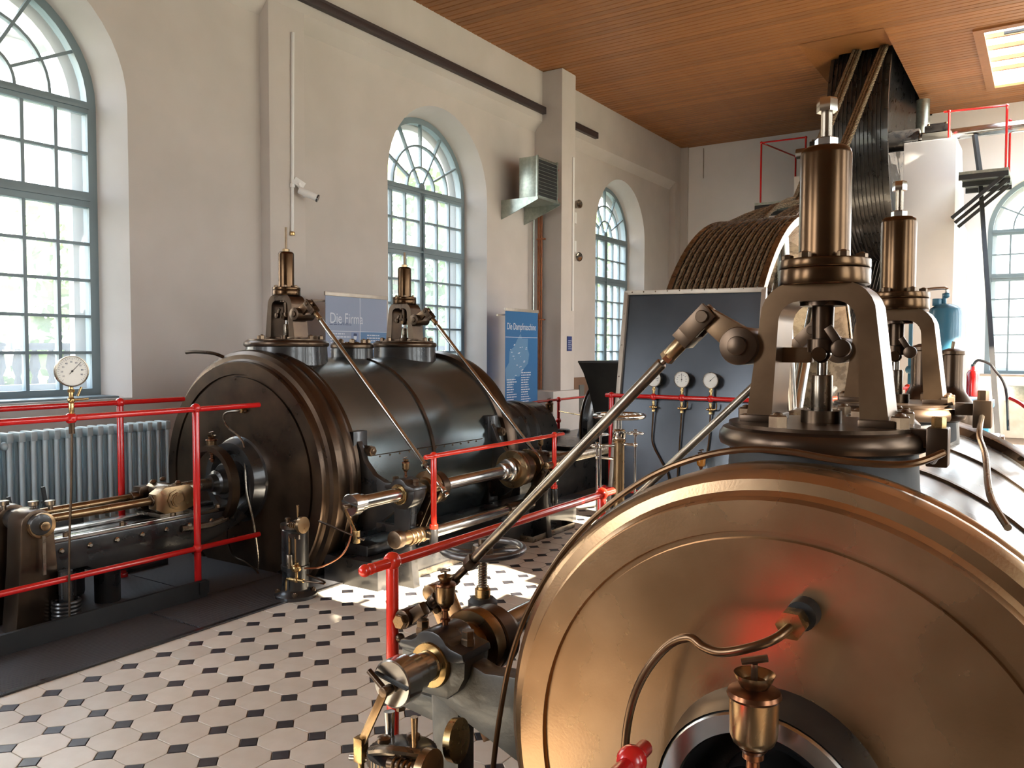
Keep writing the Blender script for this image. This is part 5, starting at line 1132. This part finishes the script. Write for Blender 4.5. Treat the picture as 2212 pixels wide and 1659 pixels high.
# ------------------------------------------------------------------ outdoors: ground, houses, trees, balustrade
struct(MB().box((-45, -30, -.6), (-6.7, 50, -.5)).box((-6.7, 16.5, -.6), (30, 60, -.5)).box((4.8, -30, -.6), (40, 16.5, -.5)).build('ground', GROUND))
def house(lb, x0, y0, x1, y1, h_):
    t = thing('house', lb, 'house', ((x0+x1)/2, (y0+y1)/2, -.5), 'houses outside')
    MB().box((x0, y0, -.5), (x1, y1, h_)).build('wall', FACADE, t)
    MB().prism([(x0-.4, h_), (x1+.4, h_), ((x0+x1)/2, h_+2.4)], lambda a, z, q: (a, q, z), y0-.4, y1+.4).build('roof', mat('slate_roof', (.16, .17, .19), .7), t)
    wm = mat('far_window', (.12, .15, .17), .15)
    for i in range(int((y1-y0)/2.2)):
        for j in range(int(h_/2.8)):
            f = MB().box((x1, y0+.7+i*2.2, .6+j*2.8), (x1+.05, y0+1.6+i*2.2, 2.2+j*2.8)).build('window', WHITE, t)
            MB().box((x1+.05, y0+.76+i*2.2, .66+j*2.8), (x1+.06, y0+1.54+i*2.2, 2.14+j*2.8)).build('pane', wm, f)
house('pale house seen through the left window', -24, -4, -17, 8.5, 7.5)
t = thing('balustrade', 'grey railing of turned balusters outside the left window', 'balustrade', (-11.0, 5, -.5))
MB().box((-11.05, 0, 1.44), (-10.93, 14, 1.53)).build('top_rail', mat('weathered_wood', (.035, .04, .05), .8), t); MB().box((-11.03, 0, .54), (-10.95, 14, .60)).build('bottom_rail', MAT['weathered_wood'], t)
MB().box((-11.05, 0, -.5), (-10.9, 14, .54)).build('plinth', FACADE, t)
bl = bake(MB().lathe((0, 0, 0), (0, 0, 1), [(0, .03), (.1, .05), (.25, .075), (.35, .03), (.42, .05), (.5, .03), (.62, .07), (.75, .05), (.84, .03)], 8).mesh('baluster'), MAT['weathered_wood'])
for i in range(64): inst('baluster', bl, (-10.99, .2+i*.21, .60), t)
def leafmesh(seed, n, R, hz):
    rn = random.Random(seed); b = MB()
    for i in range(n):
        while True:
            p = Vector((rn.uniform(-1, 1), rn.uniform(-1, 1), rn.uniform(-1, 1)))
            if .35 < p.length < 1: break
        p = Vector((p.x*R, p.y*R, p.z*hz)); s_ = rn.uniform(.10, .24)
        u = Vector((rn.gauss(0, 1), rn.gauss(0, 1), rn.gauss(0, 1))).normalized(); w = u.orthogonal().normalized()
        b.add([p-u*s_, p+w*s_*.5, p+u*s_, p-w*s_*.5], [(0, 1, 2, 3)])
    return bake(b.mesh('crown', sm=False, fix=False), LEAF)
CR = [leafmesh(i, 1300, 2.0, 2.3) for i in range(2)]
for i, (x, y, h_, s_, lb) in enumerate(((-13.5, 7.6, 2.0, .95, 'leafy tree outside the left window at its right edge'), (-12.8, 11.5, 1.6, .9, 'leafy tree outside the middle window, left one'), (-13.2, 15.0, 3.4, 1.15, 'tall leafy tree outside the middle window, right one'), (-12.5, 20.0, 2.6, 1.2, 'leafy tree outside the window next to the column'), (-14.5, 25.5, 3.0, 1.5, 'farthest leafy tree outside the window next to the column'))):
    t = thing('leafy_tree', lb, 'tree', (x, y, -.5), 'trees outside the left wall')
    c = inst('crown', CR[i % 2], (x, y, h_), t, rot=(0, 0, i*1.3), kind='stuff'); c.scale = (s_, s_, s_)
    MB().cyl((x, y, -.5), (x, y, h_), .12, .07, n=10).build('trunk', BARK, t)
